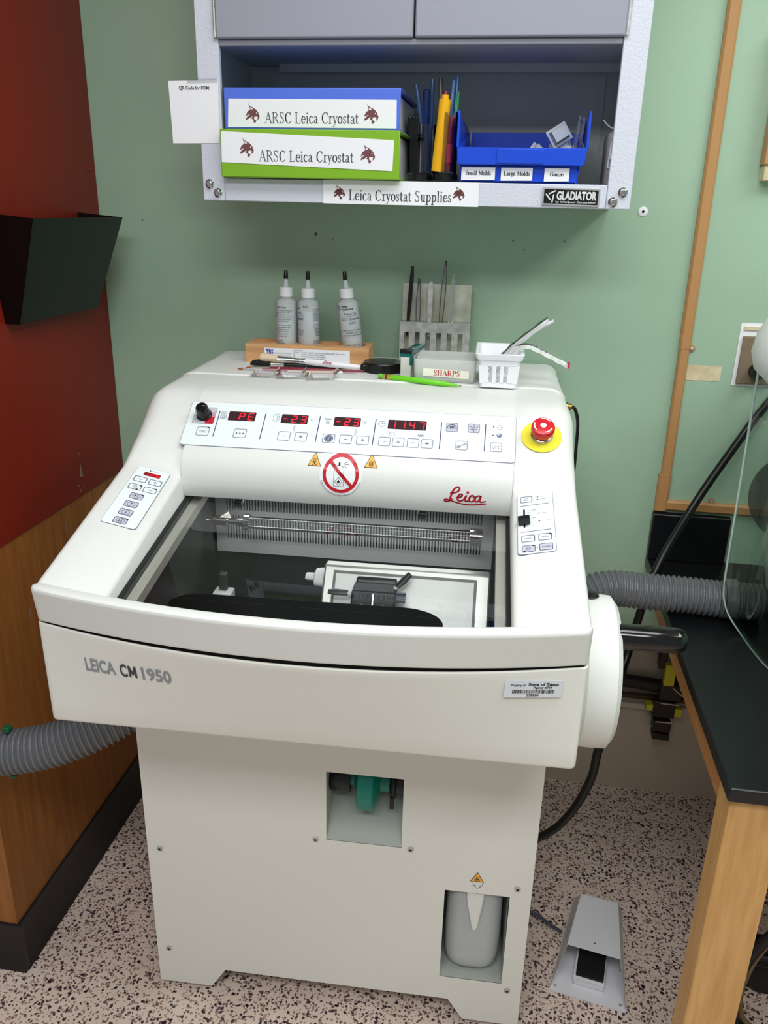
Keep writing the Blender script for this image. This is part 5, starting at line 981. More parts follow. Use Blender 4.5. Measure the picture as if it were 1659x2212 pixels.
def mold(label,loc,rz,ry,rx,sx,sy,sz,grp,name='plastic_mold',mt=M_mold,frame='w',lip=0.004):
    t=thing(name,label,'mold',loc,frame,group=grp); o=W(loc) if frame=='m' else Vector(loc)
    T=Matrix.Translation(Vector(loc))@Matrix.Rotation(rz,4,'Z')@Matrix.Rotation(ry,4,'Y')@Matrix.Rotation(rx,4,'X'); th=0.0011
    m=MB(); a,b=sx/2,sy/2
    def ringz(k,z): return [(-a*k,-b*k,z),(a*k,-b*k,z),(a*k,b*k,z),(-a*k,b*k,z)]
    m.loft([ringz(0.0001,0.0),ringz(0.82,0.0),ringz(1.0,sz),[(p[0]*(1+lip/a),p[1]*(1+lip/b),sz) for p in ringz(1,sz)],[(p[0]*(1+lip/a),p[1]*(1+lip/b),sz+th) for p in ringz(1,sz)],ringz(0.96,sz+th),ringz(0.78,th),ringz(0.0001,th)],mt,T=T,caps=False)
    m.build('cup',t,flat=True); return t
MG='plastic molds in the blue bin'
mold('topmost clear plastic mold leaning up in the blue bin',(0.235,-0.205,1.7685),0.2,math.radians(-32),math.radians(-100),0.032,0.026,0.012,MG)
mold('clear plastic mold below the topmost one in the blue bin',(0.241,-0.19,1.745),0.1,math.radians(-20),math.radians(-105),0.032,0.028,0.012,MG)
mold('leftmost clear plastic mold lying tilted in the blue bin',(0.202,-0.20,1.7345),0.2,math.radians(38),math.radians(-120),0.034,0.030,0.012,MG)
mold('lowest clear plastic mold lying at the front of the blue bin',(0.243,-0.235,1.7335),-0.1,math.radians(-14),math.radians(-125),0.036,0.030,0.012,MG)
M_pet=pane('clear_blister',(0.95,0.965,0.98),1.3,haze=(200,206,220),hz=0.16)
for k,(x,l) in enumerate(((0.2580,'left of two clear blister covers standing in the blue bin'),(0.2655,'right of two clear blister covers standing in the blue bin'))):
    t=thing('blister_cover',l,'plastic cover',(x,-0.20,1.69),group='clear covers in the blue bin')
    TB=Matrix.Translation((x,-0.2,1.69))@Matrix.Rotation(math.radians(5),4,'Y'); m=MB(); m.loft([[(-0.003,p[0],p[1]) for p in rrect(-0.05,0.0,0.05,0.108-0.002*k,0.012)],[(0.0025,p[0],p[1]) for p in rrect(-0.047,0.003,0.047,0.105-0.002*k,0.011)]],M_pet,T=TB); m.build('cover',t)
t=thing('supply_bottle','grey plastic bottle half hidden at the right end of the shelf','bottle',(0.338,-0.19,SH))
M_gb=mat('warm_grey_plastic',(150,146,144),0.45)
m=MB(); c0=(0.337,-0.19); rr=[]
for z,k in ((0.0006,0.92),(0.004,1.0),(0.082,1.0),(0.09,0.9),(0.094,0.6),(0.096,0.4)): rr.append([(c0[0]+p[0]*k,c0[1]+p[1]*k,SH+z) for p in rrect(-0.017,-0.04,0.017,0.04,0.008)])
m.loft(rr,M_gb); m.build('body',t)
m=MB(); m.lathe([(0.0,0.094),(0.006,0.094),(0.006,0.106),(0.0,0.106)],M_gb,14,(c0[0],c0[1],SH)); m.build('neck',t)
MB().tube(smooth([(0.337,-0.19,SH+0.105),(0.333,-0.197,SH+0.100),(0.322,-0.20,SH+0.104),(0.3115,-0.205,SH+0.113)],5),0.0013,M_paper,6).build('tie_strip',t)
F=plane((0,-0.2306,0),(1,0,0),(0,0,1)); m=MB(); m.plate([(0.3235,1.708),(0.3495,1.708),(0.3495,1.753),(0.3265,1.753)],M_paperc,F,0.0,0.0005)
for k in range(7): m.poly([(0.3262,1.7115+k*0.002),(0.3312,1.7115+k*0.002),(0.3312,1.7122+k*0.002+0.0006*(k%2)),(0.3262,1.7122+k*0.002+0.0006*(k%2))],M_ink,F,0.0008)
m.build('label',t)
# ------------------------------------------------------------------ things on the machine top (z of the top = TZ)
TZ=1.3052
# wooden bottle rack
t=thing('bottle_rack','wooden block rack with round bottle holes on the machine top','rack',(-0.275,-0.12,TZ),'m')
bx0,bx1,by0,by1,bz1=-0.4085,-0.1345,-0.1625,-0.075,TZ+0.0405
m=MB(); holes=[(-0.374,-0.118,0.0255),(-0.309,-0.108,0.0265),(-0.2655,-0.118,0.0005),(-0.225,-0.112,0.0265),(-0.172,-0.118,0.0255)]
holes=[(-0.378,-0.1187),(-0.3265,-0.1187),(-0.275,-0.1187),(-0.2235,-0.1187),(-0.172,-0.1187)]; hr=0.0248
def circ_pts(cx,cy,r,n=24): return [(cx+r*cos(2*PI*i/n),cy+r*sin(2*PI*i/n)) for i in range(n)]
outl=[(bx0,by0),(bx1,by0),(bx1,by1),(bx0,by1)]; FT=lambda a,b,h: Vector((a,b,bz1+h))
m.poly(outl,M_block,FT,0.0,[circ_pts(cx_,cy_,hr) for cx_,cy_ in holes])
m.add([(a,b,TZ) for a,b in outl]+[(a,b,bz1) for a,b in outl],[(3,2,1,0),(0,1,5,4),(1,2,6,5),(2,3,7,6),(3,0,4,7)],M_block)
hz0=bz1-0.0145
for cx_,cy_ in holes:
    cp=circ_pts(cx_,cy_,hr); n=24; m.add([(a,b,bz1) for a,b in cp]+[(a,b,hz0) for a,b in cp],[(n+i,n+(i+1)%n,(i+1)%n,i) for i in range(n)]+[tuple(range(n,2*n))],M_block)
m.build('block',t,sharp=30)
F=plane((0,by0-0.0003,0),(1,0,0),(0,0,1)); m=MB(); lx0,lx1,lz0,lz1=-0.3660,-0.1760,TZ+0.0065,TZ+0.0335
m.plate([(lx0,lz0),(lx1,lz0),(lx1,lz1),(lx0,lz1)],M_paperc,F,0.0,0.0005)
M_tbs=mat('royal_blue_print',(44,70,170),0.5); h=0.0009
m.text('TBS',lx0+0.0035,lz1-0.0125,0.0082,M_tbs,F,w=0.0165,bold=0.03,h=h); m.line([(lx0+0.0025,lz1-0.003),(lx0+0.019,lz1-0.003)],0.0012,M_tbs,F,h)
m.text('TRIANGLE BIOMEDICAL SCIENCES',lx0+0.021,lz1-0.0118,0.0022,M_greyink,F,w=0.04,h=h); m.text('3014 CROASDAILE DRIVE DURHAM, NC',lx0+0.005,lz1-0.0175,0.0022,M_greyink,F,w=0.056,h=h); m.line([(lx0+0.0665,lz1-0.003),(lx0+0.0665,lz0+0.004)],0.0006,M_char,F,h)
m.text('TO ORDER',lx0+0.069,lz1-0.0045,0.0024,M_char,F,w=0.017,h=h); m.text('CAT #',lx0+0.069,lz1-0.009,0.0024,M_char,F,w=0.009,h=h)
for k,(s_,w_) in enumerate((('H-TFM-C  CLEAR YELLOW BLUE GREEN & RED TFM 4 oz SET',0.096),('H-TFM  CLEAR TFM 4oz REFILL',0.052),('H-TFM-Y  YELLOW TFM 4oz REFILL',0.054),('H-TFM-B  BLUE TFM 4oz REFILL',0.052),('H-TFM-G  GREEN TFM 4oz REFILL',0.053))): m.text(s_,lx0+0.083,lz1-0.009-k*0.0042,0.0025,M_char,F,w=w_,h=h)
m.build('label',t)
# squeeze bottles
M_bot=pane('translucent_bottle',(0.92,0.95,0.96),1.25,0.7,0.2,haze=(240,246,248),hz=0.42); M_gel=pane('clear_grey_gel',(0.90,0.93,0.94),1.05,0.5,0.2,haze=(228,238,240),hz=0.72)
M_capw=mat('white_cap_plastic',(240,240,244),0.4); M_noz=pane('translucent_nozzle',(0.92,0.94,0.96),1.2,0.8,0.2,haze=(234,240,246),hz=0.7)
def sq_bottle(label,loc,tilt,spin,art,lvl=0.062):
    t=thing('squeeze_bottle',label,'bottle',loc,'m',group='squeeze bottles in the wooden rack')
    T=Matrix.Translation(Vector(loc))@Matrix.Rotation(tilt[0],4,'X')@Matrix.Rotation(tilt[1],4,'Y')@Matrix.Rotation(spin,4,'Z')
    R=0.0242
    m=MB(); m.lathe([(0.0,0.0),(R-0.002,0.0),(R,0.003),(R,0.101),(R-0.001,0.1045),(R-0.006,0.108),(0.0138,0.1105),(0.0138,0.113)],M_bot,32,T=T); m.build('bottle_body',t,sharp=50)
    m=MB(); m.lathe([(0.0,0.0015),(R-0.003,0.0015),(R-0.0015,0.004),(R-0.0015,lvl),(0.0,lvl)],M_gel,28,T=T); m.build('contents',t)
    m=MB(); m.lathe([(0.0,0.1125),(0.0148,0.1125),(0.0150,0.115),(0.0146,0.131),(0.013,0.1325),(0.0,0.1325)],M_capw,32,T=T); m.build('cap',t)
    m=MB(); m.lathe([(0.0068,0.1325),(0.0062,0.135),(0.0034,0.152),(0.0,0.152)],M_noz,20,T=T); m.build('nozzle',t)
    m=MB(); m.lathe([(0.0,0.1505),(0.0052,0.1505),(0.0050,0.153),(0.0039,0.1665),(0.0032,0.168),(0.0,0.168)],M_black,18,T=T); m.build('tip_cover',t)
    FB_=lambda a,b,h: T@Vector(((R+h)*sin(a/R),-(R+h)*cos(a/R),b))
    for a_ in (art if isinstance(art,tuple) else (art,)):
        m=MB(); a_(m,FB_); m.build('printed_label',t)
    return t
def art_back(m,F):
    m.text('DIRECTIONS:',-0.019,0.0885,0.0036,M_char,F,w=0.022,bold=0.02)
    for k in range(6): m.text(['Cover the stage of the cryo','chuck with compound. Place','tissue and position then','freeze the specimen in the','cryostat until hardened','and cut into sections'][k],-0.021,0.083-k*0.0046,0.0030,M_char,F,w=0.036-0.003*(k%3))
    for k in range(6): m.text(['Store at room temp','Keep container tight','For laboratory use','Contains water soluble','glycols and resins','Discard after date'][k],-0.020,0.052-k*0.0048,0.0028,M_char,F,w=0.034-0.002*k)
    for k in range(3): m.text(['CAUTION:','Eye irritant','Rinse with water'][k],-0.020,0.018-k*0.0046,0.0028,M_char,F,w=0.016+0.004*k)
def art_side(m,F):
    m.text('4585',-0.009,0.093,0.0042,M_char,F,w=0.013); m.text('re',-0.024,0.0895,0.0052,M_char,F,bold=0.03); m.text('Plus',-0.026,0.079,0.0048,M_char,F,w=0.014); m.line([(-0.024,0.0755),(-0.006,0.0755)],0.0005,M_tbs,F); m.text('pound',-0.026,0.0665,0.0056,M_char,F,w=0.017,bold=0.02)
    for k,s_ in enumerate(('Temperature','Medium','Specimens')): m.text(s_,-0.024,0.043-k*0.0046,0.0032,M_char,F,w=0.016-0.001*k)
    m.text('118 mL',-0.024,0.008,0.003,M_char,F)
def art_side_right(m,F):
    for k in range(6): m.text('CONTENTS OF TUBE'[:10+k],0.0135,0.087-k*0.0045,0.0029,M_char,F,w=0.019)
    for k in range(6): m.text(['Contains:','Irritant','resin','glycol','alcohol','water'][k],0.014+0.001*k,0.055-k*0.0046,0.0029,M_char,F,w=0.016)
    for k in range(4): m.text(['CAUTION','Keep from','children','rinse off'][k],0.0135,0.020-k*0.0044,0.0029,M_char,F,w=0.017)
def art_front(m,F):
    m.cring(-0.0165,0.0935,0.0046,0.0008,M_tbs,F); m.text('F',-0.0175,0.091,0.0048,M_tbs,F); m.text('Fisher',-0.0098,0.0950,0.0042,M_ink,F,w=0.0145,bold=0.03); m.text('HealthCare',-0.0098,0.0890,0.0042,M_ink,F,w=0.0255,bold=0.03)
    m.text('Tissue Plus',-0.006,0.078,0.0050,M_char,F,w=0.030); m.line([(-0.015,0.0755),(0.024,0.0755)],0.0005,M_tbs,F); m.text('O.C.T. Compound',-0.012,0.0675,0.0050,M_char,F,w=0.041,bold=0.01); m.text('CLEAR',0.004,0.059,0.0042,M_tbs,F,w=0.014,bold=0.01)
    for k,(s_,w_,x_) in enumerate((('Optimal Cutting Temperature',0.044,-0.013),('Embedding Medium',0.028,-0.005),('For Frozen Tissue Specimens',0.044,-0.012))): m.text(s_,x_,0.044-k*0.0052,0.0033,M_char,F,w=w_)
    m.text('118 mL (4 fl. oz.)',-0.006,0.012,0.0038,M_char,F,w=0.032); m.text('For Laboratory Use Only',-0.009,0.006,0.003,M_char,F,w=0.036)
sq_bottle('leftmost of three squeeze bottles in the wooden rack',(-0.3265,-0.1187,hz0+0.0006),(math.radians(-2),math.radians(0)),0.1,art_back)
sq_bottle('middle squeeze bottle in the wooden rack with fullest contents',(-0.275,-0.1187,hz0+0.0006),(0,math.radians(-0.6)),0.05,(art_side,art_side_right),0.085)
sq_bottle('rightmost squeeze bottle tilted left with blue logo on its label',(-0.1765,-0.1187,hz0+0.0042),(math.radians(2),math.radians(-6.5)),-0.05,art_front,0.03)
# tool rack
t=thing('tool_rack','folded steel tool rack with slotted front standing against the wall','rack',(0.0,-0.06,TZ),'m')
M_patina=mottled(mat('stained_cream_steel',(206,208,194),0.45),(178,178,156),(218,220,206),20,3)
ry=-0.062
m=MB(); m.box((-0.0770,ry+0.028,TZ+0.0),(0.0770,ry+0.0295,TZ+0.1690),M_patina); m.build('back_plate',t,bevel=0.0006)
m=MB(); m.box((-0.0790,ry-0.004,TZ+0.0865),(0.0785,ry+0.028,TZ+0.0885),M_steel); m.box((-0.0785,ry-0.004,TZ+0.066),(0.0780,ry-0.0025,TZ+0.0865),M_steel)
sx_=[-0.0795,-0.0690,-0.0585,-0.0445,-0.0340,-0.0205,-0.0105,0.0035,0.0140,0.0275,0.0375,0.0520,0.0625,0.0785]
for a,b in zip(sx_[0::2],sx_[1::2]): m.box((a+0.0007,ry-0.004,TZ+0.022),(b,ry-0.0025,TZ+0.066),M_steel)
m.box((-0.0785,ry-0.004,TZ+0.004),(0.0780,ry-0.0025,TZ+0.022),M_steel); m.box((-0.0785,ry-0.025,TZ+0.001),(0.0780,ry+0.028,TZ+0.0035),M_steel); m.build('slotted_shelf',t,flat=True)
def tweezer(label,x,zt,w_,m1,lean=0.0,yo=0.0,sharp=True):
    t=thing('tweezers',label,'tweezers',(x,ry+0.01,TZ+0.055),'m',group='tweezers in the tool rack')
    zb=TZ+0.056; y=ry+0.008+yo
    for sg in (-1,1):
        m=MB(); rings=[]
        for k in range(9):
            f=k/8; z=zb+(zt-zb)*f; sp=sg*(0.0002+0.0042*sin(f*PI)*0.9+0.0008); ww=w_*(0.25+0.75*min(1,f*2.4))
            xx=x+lean*f+sp; rings.append([(xx-0.0011,y-ww/2,z),(xx+0.0011,y-ww/2,z),(xx+0.0011,y+ww/2,z),(xx-0.0011,y+ww/2,z)])
        m.loft(rings,m1); m.build('arm',t)
    m=MB(); m.box((x+lean-0.0026,y-w_/2,zt-0.012),(x+lean+0.0026,y+w_/2,zt+0.001),m1); m.build('joined_end',t,bevel=0.0006); return t
M_blkst=mat('blackened_steel',(40,36,36),0.35,metal=0.6)
def tweezf(label,x,zt,w_,m1,lean=0.0):   # seen face on
    t=thing('tweezers',label,'tweezers',(x,ry+0.01,TZ+0.055),'m',group='tweezers in the tool rack'); zb=TZ+0.056
    for sg in (-1,1):
        m=MB(); rings=[]
        for k in range(9):
            f=k/8; z=zb+(zt-zb)*f; y=ry+0.009+sg*(0.0006+0.0036*sin(f*PI)); ww=w_*(0.45+0.55*min(1,f*2.2)) if f<0.97 else w_*0.6; xx=x+lean*f
            rings.append([(xx-ww/2,y-0.0006,z),(xx+ww/2,y-0.0006,z),(xx+ww/2,y+0.0006,z),(xx-ww/2,y+0.0006,z)])
        m.loft(rings,m1); m.build('arm',t)
    return t
tweezf('leftmost tweezers in the rack with black handles',-0.0635,1.5125,0.0088,M_blkst,0.0085)
tweezer('second tweezers from the left in the rack, slim polished steel',-0.0395,1.4855,0.006,M_dsteel,0.0)
tweezf('third tweezers from the left in the rack, broad pale steel',-0.0140,1.4800,0.0105,M_steel,0.001)
tweezer('tallest tweezers in the rack, dark polished steel',0.0105,1.5255,0.006,M_dsteel,0.0075)
tweezer('rightmost tweezers in the rack, slim bright steel',0.0330,1.4970,0.005,M_chrome,0.0025)
# sharps box
M_frost=pane('frosted_box_plastic',(0.95,0.96,0.95),1.15,0.6,0.25,haze=(242,246,242),hz=0.5)
t=thing('sharps_box','frosted clear plastic box with red SHARPS label','box',(0.035,-0.23,TZ),'m')
ax0,ax1,ay0,ay1,az=-0.0265,0.0995,-0.292,-0.185,0.0455
m=MB(); m.loft([[(p[0],p[1],TZ+z) for p in rrect(ax0+k,ay0+k,ax1-k,ay1-k,0.007)] for z,k in ((0.0006,0.003),(0.003,0.0015),(az,0.0))]+[[(p[0],p[1],TZ+az) for p in rrect(ax0+0.002,ay0+0.002,ax1-0.002,ay1-0.002,0.005)],[(p[0],p[1],TZ+0.004) for p in rrect(ax0+0.004,ay0+0.004,ax1-0.004,ay1-0.004,0.005)]],M_frost); m.build('box_body',t,sharp=40)
F=plane((0,ay0+0.0004,0),(1,0,0),(0,0,1)); m=MB(); M_lab=mat('cream_label',(244,242,226),0.5)
m.plate([(-0.0060,TZ+0.0120),(0.0855,TZ+0.0095),(0.0855,TZ+0.0250),(-0.0058,TZ+0.0275)],M_lab,F,0.0,0.0009); m.serif('SHARPS',0.0148,TZ+0.0140,0.0105,M_redp,F,w=0.053,h=0.0014,bold=1.35); m.build('label',t,label='cream label with red lettering')
MB().plate([(ax0+0.006,ay0+0.012),(ax1-0.006,ay0+0.01),(ax1-0.006,ay1-0.008),(ax0+0.006,ay1-0.008)],M_frost,lambda a,b,h:Vector((a,b,TZ+0.0445+h)),0,0.0016).build('lid',t)
# blade dispenser
M_tealc=mat('clear_teal_plastic',(20,128,124),0.15,trans=0.45)
t=thing('blade_dispenser','white and teal blade dispenser beside the sharps box','dispenser',(-0.043,-0.23,TZ),'m')
TDp=Matrix.Translation((-0.0435,-0.262,TZ))@Matrix.Rotation(math.radians(-9),4,'Z')
MB().box((-0.0105,-0.006,0.0005),(0.0115,0.10,0.044),mat('pale_dispenser_plastic',(226,228,220),0.35,trans=0.15),TDp).build('body',t,bevel=0.0012)
m=MB(); m.box((-0.0120,-0.0065,0.044),(0.0130,0.012,0.0535),M_tealc,TDp); m.box((0.0085,-0.0075,0.028),(0.0135,0.008,0.044),M_tealc,TDp); m.box((0.004,0.012,0.047),(0.0125,0.125,0.0535),M_tealc,TDp); m.box((-0.011,0.012,0.047),(-0.0085,0.125,0.0535),M_tealc,TDp); m.box((-0.011,0.115,0.0475),(0.0125,0.125,0.0530),M_tealc,TDp); m.build('slider_rail',t,bevel=0.0008,label='clear teal slide rail')
MB().box((-0.0125,-0.0075,0.0505),(0.0130,0.009,0.0585),M_black,TDp).build('end_cap',t,bevel=0.0012,label='black end cap')
# white basket
M_bsk=mat('white_basket_plastic',(240,242,246),0.35)
t=thing('plastic_basket','small white slotted plastic basket holding swab packets','basket',(0.143,-0.27,TZ),'m')
bc0=(0.1435,-0.262); 
def bk(k,z,hx=0.0355,hy=0.058): 
    f=1+0.16*(z/0.0665); return [(bc0[0]+p[0],bc0[1]+p[1],TZ+z) for p in rrect(-hx*f+k,-hy*f+k,hx*f-k,hy*f-k,0.008)]
m=MB(); th=0.0016
def side(p0,p1,q0,q1,n,slots):
    pass
# walls with slots built from vertical ribs
zl,zh,zt_=0.010,0.044,0.0665
m.loft([bk(0.0,0.0006),bk(0.0,zl)],M_bsk,caps=False); m.loft([bk(th,0.0006),bk(th,zl)],M_bsk,caps=False); m.loft([bk(0.0,zl),bk(th,zl)],M_bsk,caps=False)
m.loft([bk(0.0,zh),bk(0.0,zt_)],M_bsk,caps=False); m.loft([bk(th,zh),bk(th,zt_)],M_bsk,caps=False); m.loft([bk(0.0,zh),bk(th,zh)],M_bsk,caps=False)
m.add(bk(0.0,0.0008),[tuple(range(len(bk(0,0))))],M_bsk); m.add(bk(th,0.0024),[tuple(range(len(bk(0,0))))],M_bsk)
def rib(axis,s,a,b):
    vs=[]
    for z in (zl-0.001,zh+0.001):
        f=1+0.16*(z/0.0665)
        for u in (a,b):
            for d in (0.0,-th):
                if axis=='y': vs.append((bc0[0]+u*f,bc0[1]+s*(0.058*f+d),TZ+z))
                else: vs.append((bc0[0]+s*(0.0355*f+d),bc0[1]+u*f,TZ+z))
    m.add(vs,[(0,2,6,4),(1,5,7,3),(0,4,5,1),(2,3,7,6)],M_bsk)
for s in (-1,1):
    for a,b in ((-0.0353,-0.0185),(-0.0115,-0.0050),(0.0022,0.0087),(0.0160,0.0353)): rib('y',s,a,b)
    for k in range(6): rib('x',s,-0.0575+k*0.0205,-0.0575+k*0.0205+0.0125)
m.build('slotted_body',t,sharp=40)
m=MB(); m.loft([bk(0.0,0.055),bk(-0.0035,0.0555),bk(-0.0048,0.0600),bk(-0.0060,0.0668),bk(-0.0050,0.0680),bk(0.0014,0.0676),bk(0.0016,0.06)],M_bsk,caps=False); m.build('rim',t,sharp=30)
# swab packets
M_pkt=pane('clear_packet_film',(0.95,0.96,0.97),1.3,0.9,0.1,haze=(246,248,250),hz=0.4); M_stick=mat('swab_stick',(222,216,204),0.5)
def packet(label,pts,w_,nrm):
    t=thing('swab_packet',label,'packet',pts[0],'m',group='swab packets in the basket')
    P=smooth(pts,6); m=MB(); n=len(P); N_=Vector(nrm).normalized(); A=[];B=[]
    for i,p in enumerate(P):
        d=(P[min(i+1,n-1)]-P[max(i-1,0)]).normalized(); s_=d.cross(N_).normalized(); wv=w_*(1+0.12*sin(i*1.3)); A.append([p+s_*wv,p+N_*0.003,p-s_*wv,p-N_*0.003])
    m.loft(A,M_pkt); m.build('wrapper',t)
    m=MB(); m.tube([p+N_*0.0006 for p in P[1:-3]],0.0016,M_stick,6); m.build('swab_stick',t)
    m=MB(); e=P[-2]; d=(P[-1]-P[-3]).normalized(); m.tube([e-d*0.016,e-d*0.014,e-d*0.003,e],[0.0014,0.003,0.003,0.001],M_paper,8); m.build('swab_tip',t); return t,P
packet('upper swab packet pointing up to the right out of the basket',[(0.122,-0.245,TZ+0.012),(0.150,-0.262,TZ+0.052),(0.170,-0.27,TZ+0.076),(0.203,-0.28,TZ+0.106),(0.232,-0.285,TZ+0.131)],0.0085,(-0.5,-0.6,0.6))
packet('narrow swab packet just behind the upper one in the basket',[(0.128,-0.23,TZ+0.012),(0.155,-0.245,TZ+0.050),(0.178,-0.255,TZ+0.076),(0.213,-0.265,TZ+0.105),(0.243,-0.27,TZ+0.128)],0.0055,(-0.4,-0.5,0.75))
t_,P_=packet('lower swab packet bent down over the right side of the basket',[(0.130,-0.275,TZ+0.010),(0.158,-0.29,TZ+0.052),(0.178,-0.298,TZ+0.0765),(0.200,-0.304,TZ+0.0805),(0.228,-0.308,TZ+0.070),(0.255,-0.312,TZ+0.058),(0.276,-0.314,TZ+0.048)],0.0075,(0.2,-0.6,0.75))
m=MB(); e=P_[-1]; m.box((e.x-0.002,e.y-0.008,e.z-0.004),(e.x+0.001,e.y+0.006,e.z+0.007),M_redp); m.build('tear_strip',t_,label='red tear strip')
m=MB(); d0=[P_[k] for k in range(16,27,1)]; Nn=Vector((0.2,-0.6,0.75)).normalized()
for p,q in zip(d0[0::2],d0[1::2]): m.tube([p+Nn*0.0036,p.lerp(q,0.7)+Nn*0.0036],0.0006,M_char,5)
m.build('print',t_)
# black tape case
t=thing('tape_measure','round black tape case lying behind the white brush handle','tape case',(-0.1,-0.215,TZ),'m')
m=MB(); m.lathe([(0.0,0.0005),(0.040,0.0005),(0.0425,0.002),(0.0425,0.018),(0.041,0.0205),(0.034,0.0215),(0.0,0.0215)],M_black,48,(-0.0985,-0.196,TZ)); m.build('case',t,sharp=25)
MB().box((-0.1440,-0.222,TZ+0.001),(-0.1300,-0.196,TZ+0.0165),M_black).build('tape_outlet',t,bevel=0.003)
# mechanical pencil
M_limep=mat('lime_pencil_plastic',(110,206,32),0.3); M_gold=mat('gold_band',(214,176,72),0.3,metal=0.6)
t=thing('pencil','bright lime green mechanical pencil at the front of the machine top','pencil',(-0.01,-0.305,TZ),'m')
a,b=Vector((-0.0975,-0.279,TZ+0.0056)),Vector((0.0735,-0.3265,TZ+0.0020)); d=b-a
MB().tube([a,a+d*0.005,a+d*0.062],[0.0040,0.0048,0.0048],mat('green_eraser',(98,196,66),0.6),14).build('eraser',t)
m=MB(); m.tube([a+d*0.06,a+d*0.155],[0.0055,0.0055],M_gold,16); m.tube([a+d*0.09,a+d*0.115],[0.0056,0.0056],M_char,16); m.build('band',t)
MB().tube([a+d*0.155,a+d*0.16,a+d*0.80,a+d*0.81,a+d*0.975],[0.0054,0.0057,0.0055,0.0046,0.0015],M_limep,16).build('barrel',t)
MB().tube([a+d*0.975,b],[0.0012,0.0005],M_char,8).build('lead',t)
# brushes
t=thing('paint_brush','flat brush with bristles, chrome ferrule and white handle on the machine top','brush',(-0.25,-0.21,TZ),'m')
a,b=Vector((-0.362,-0.205,TZ+0.0205)),Vector((-0.1180,-0.2110,TZ+0.0060)); d=(b-a); u=d.normalized(); s_=Vector((0,1,0)); s_=(s_-u*s_.dot(u)).normalized(); w_=u.cross(s_)
def brr(f,hw,hh): c=a+d*f; return [c+s_*hw*cos(q*PI/8)+w_*hh*sin(q*PI/8) for q in range(16)]
M_brs=mottled(mat('cream_bristle',(222,202,172),0.8),(206,184,150),(232,214,188),9,4,(0.5,40,40)); 
MB().loft([brr(0.0,0.012,0.0075),brr(0.02,0.013,0.0095),brr(0.10,0.012,0.0075),brr(0.165,0.0105,0.006)],M_brs).build('bristles',t)
MB().loft([brr(0.155,0.011,0.0062),brr(0.26,0.009,0.0058),brr(0.34,0.0058,0.0056),brr(0.355,0.0062,0.006),brr(0.365,0.0056,0.0055),brr(0.38,0.0062,0.006),brr(0.40,0.0056,0.0055)],M_chrome).build('ferrule',t)
MB().loft([brr(0.395,0.0054,0.0054),brr(0.405,0.0062,0.0062),brr(0.6,0.0066,0.0066),brr(0.98,0.0054,0.0054),brr(1.0,0.0046,0.0046)],M_capw).build('handle',t)
m=MB(); Fh=lambda p,q,h: a+d*0.60+u*p+(-s_*0.75+(-w_ if w_.z<0 else w_)*0.66).normalized()*(0.0068+h)+(s_*0.66+(-w_ if w_.z<0 else w_)*0.75)*q; script_logo(m,0,0,0.021,M_redp,Fh,1.0); m.build('script_mark',t,label='small red script mark')
t=thing('paint_brush','black tipped brush lying under the large white brush','brush',(-0.3,-0.2,TZ),'m')
MB().tube([(-0.385,-0.21,TZ+0.0045),(-0.378,-0.21,TZ+0.008),(-0.360,-0.208,TZ+0.0085),(-0.340,-0.206,TZ+0.006)],[0.002,0.006,0.0075,0.005],mat('black_bristle',(18,17,18),0.8),12).build('bristles',t)
MB().tube([(-0.342,-0.206,TZ+0.006),(-0.312,-0.2045,TZ+0.0055)],[0.0052,0.0045],M_chrome,12).build('ferrule',t)
MB().tube([(-0.312,-0.2045,TZ+0.0055),(-0.20,-0.199,TZ+0.0042),(-0.165,-0.198,TZ+0.0035)],[0.0045,0.0042,0.002],M_black,12).build('handle',t)
M_brn=mat('sable_bristle',(150,92,52),0.8); M_wine=mat('wine_red_lacquer',(128,22,44),0.25)
def fine_brush(label,p,q,yo):
    t=thing('fine_brush',label,'brush',p,'m',group='fine red brushes'); a=Vector(p); d=Vector(q)-a
    MB().tube([a,a+d*0.018,a+d*0.05],[0.0006,0.0024,0.0019],M_brn,10).build('bristles',t)
    MB().tube([a+d*0.045,a+d*0.21],[0.0019,0.0028],M_chrome,12).build('ferrule',t)
    MB().tube([a+d*0.21,a+d*0.32,a+d*0.45,a+d],[0.0028,0.0037,0.0035,0.0016],M_wine,12).build('handle',t)
fine_brush('front wine red fine brush beside the clear molds',(-0.3985,-0.2600,TZ+0.003),(-0.150,-0.2380,TZ+0.0040),0)
fine_brush('rear wine red fine brush behind the clear molds',(-0.3850,-0.2440,TZ+0.0034),(-0.135,-0.2260,TZ+0.0036),0)
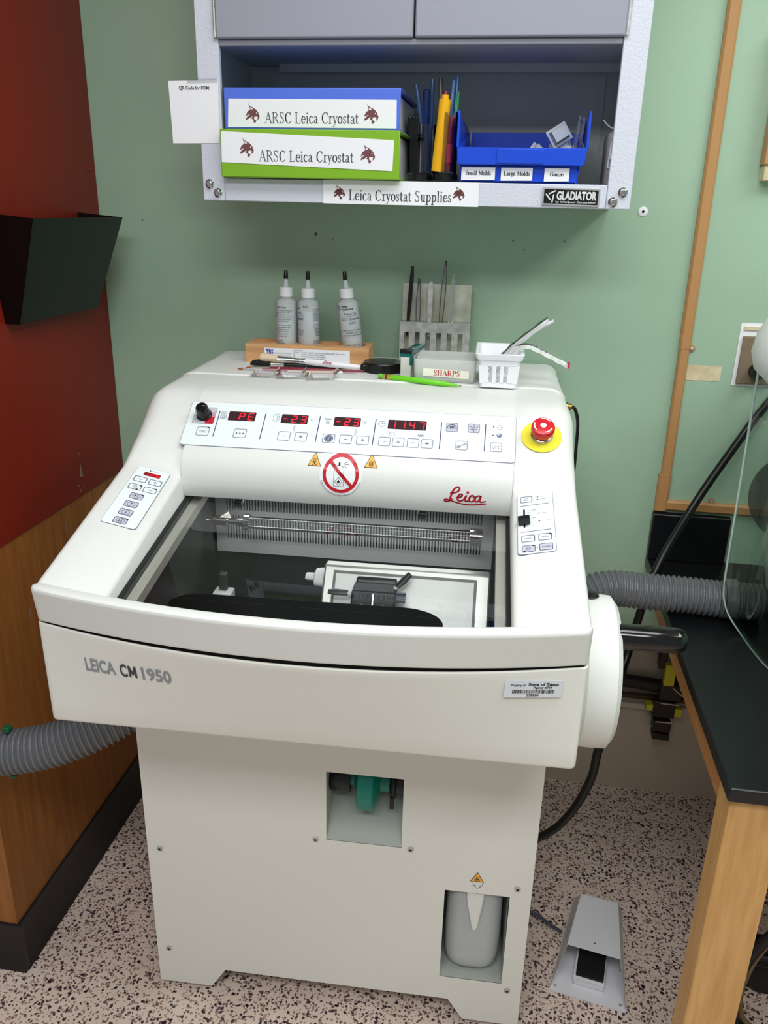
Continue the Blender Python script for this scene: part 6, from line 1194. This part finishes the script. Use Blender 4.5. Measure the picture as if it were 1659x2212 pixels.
t=thing('applicator_stick','thin pale stick with rounded tip beside the red brushes','stick',(-0.20,-0.255,TZ),'m')
MB().tube([(-0.29,-0.264,TZ+0.003),(-0.19,-0.2505,TZ+0.003)],[0.0022,0.0028],mat('pale_wood',(216,190,164),0.6),10).build('shaft',t); MB().tube([(-0.19,-0.2505,TZ+0.003),(-0.180,-0.2492,TZ+0.003),(-0.1765,-0.2488,TZ+0.003)],[0.0029,0.0029,0.0015],M_paperc,10).build('tip',t)
MG2='clear molds on the machine top'
M_moldc=pane('clear_mold_plastic',(0.95,0.955,0.965),1.4,haze=(226,226,234),hz=0.16)
def tray(label,x,y,rz,sx=0.054,sy=0.040):
    t=thing('clear_mold',label,'mold',(x,y,TZ),'m',group=MG2); T=Matrix.Translation((x,y,TZ+0.0006))@Matrix.Rotation(rz,4,'Z'); m=MB(); a,b=sx/2,sy/2
    rg=lambda k,kb,z:[(-a*k,-b*kb,z),(a*k,-b*kb,z),(a*k,b*kb,z),(-a*k,b*kb,z)]
    m.loft([rg(0.001,0.001,0.001),rg(0.62,0.8,0.001),rg(0.74,0.92,0.008),rg(0.80,1.0,0.008),rg(0.80,1.0,0.0095),rg(0.70,0.88,0.0095),rg(0.58,0.76,0.0025),rg(0.001,0.001,0.0025)],M_moldc,T=T,caps=False); m.build('tray',t,flat=True)
    for sg in (-1,1):
        m=MB(); th=0.0013
        q=[(sg*a*0.78,-b*0.98,0.0085),(sg*a*0.78,b*0.98,0.0085),(sg*a*1.12,b*0.9,0.0005 if sg<0 else 0.016),(sg*a*1.12,-b*0.9,0.0005 if sg<0 else 0.016)]
        m.add(q+[(p[0],p[1],p[2]+th) for p in q],[(0,1,2,3),(7,6,5,4),(0,4,5,1),(1,5,6,2),(2,6,7,3),(3,7,4,0)],M_moldc,T); m.build('end_tab',t,flat=True)
tray('leftmost of three clear molds in front of the brushes',-0.327,-0.302,0.12); tray('middle of three clear molds in front of the brushes',-0.272,-0.304,0.2); tray('rightmost of three clear molds in front of the brushes',-0.210,-0.300,0.3,0.06)
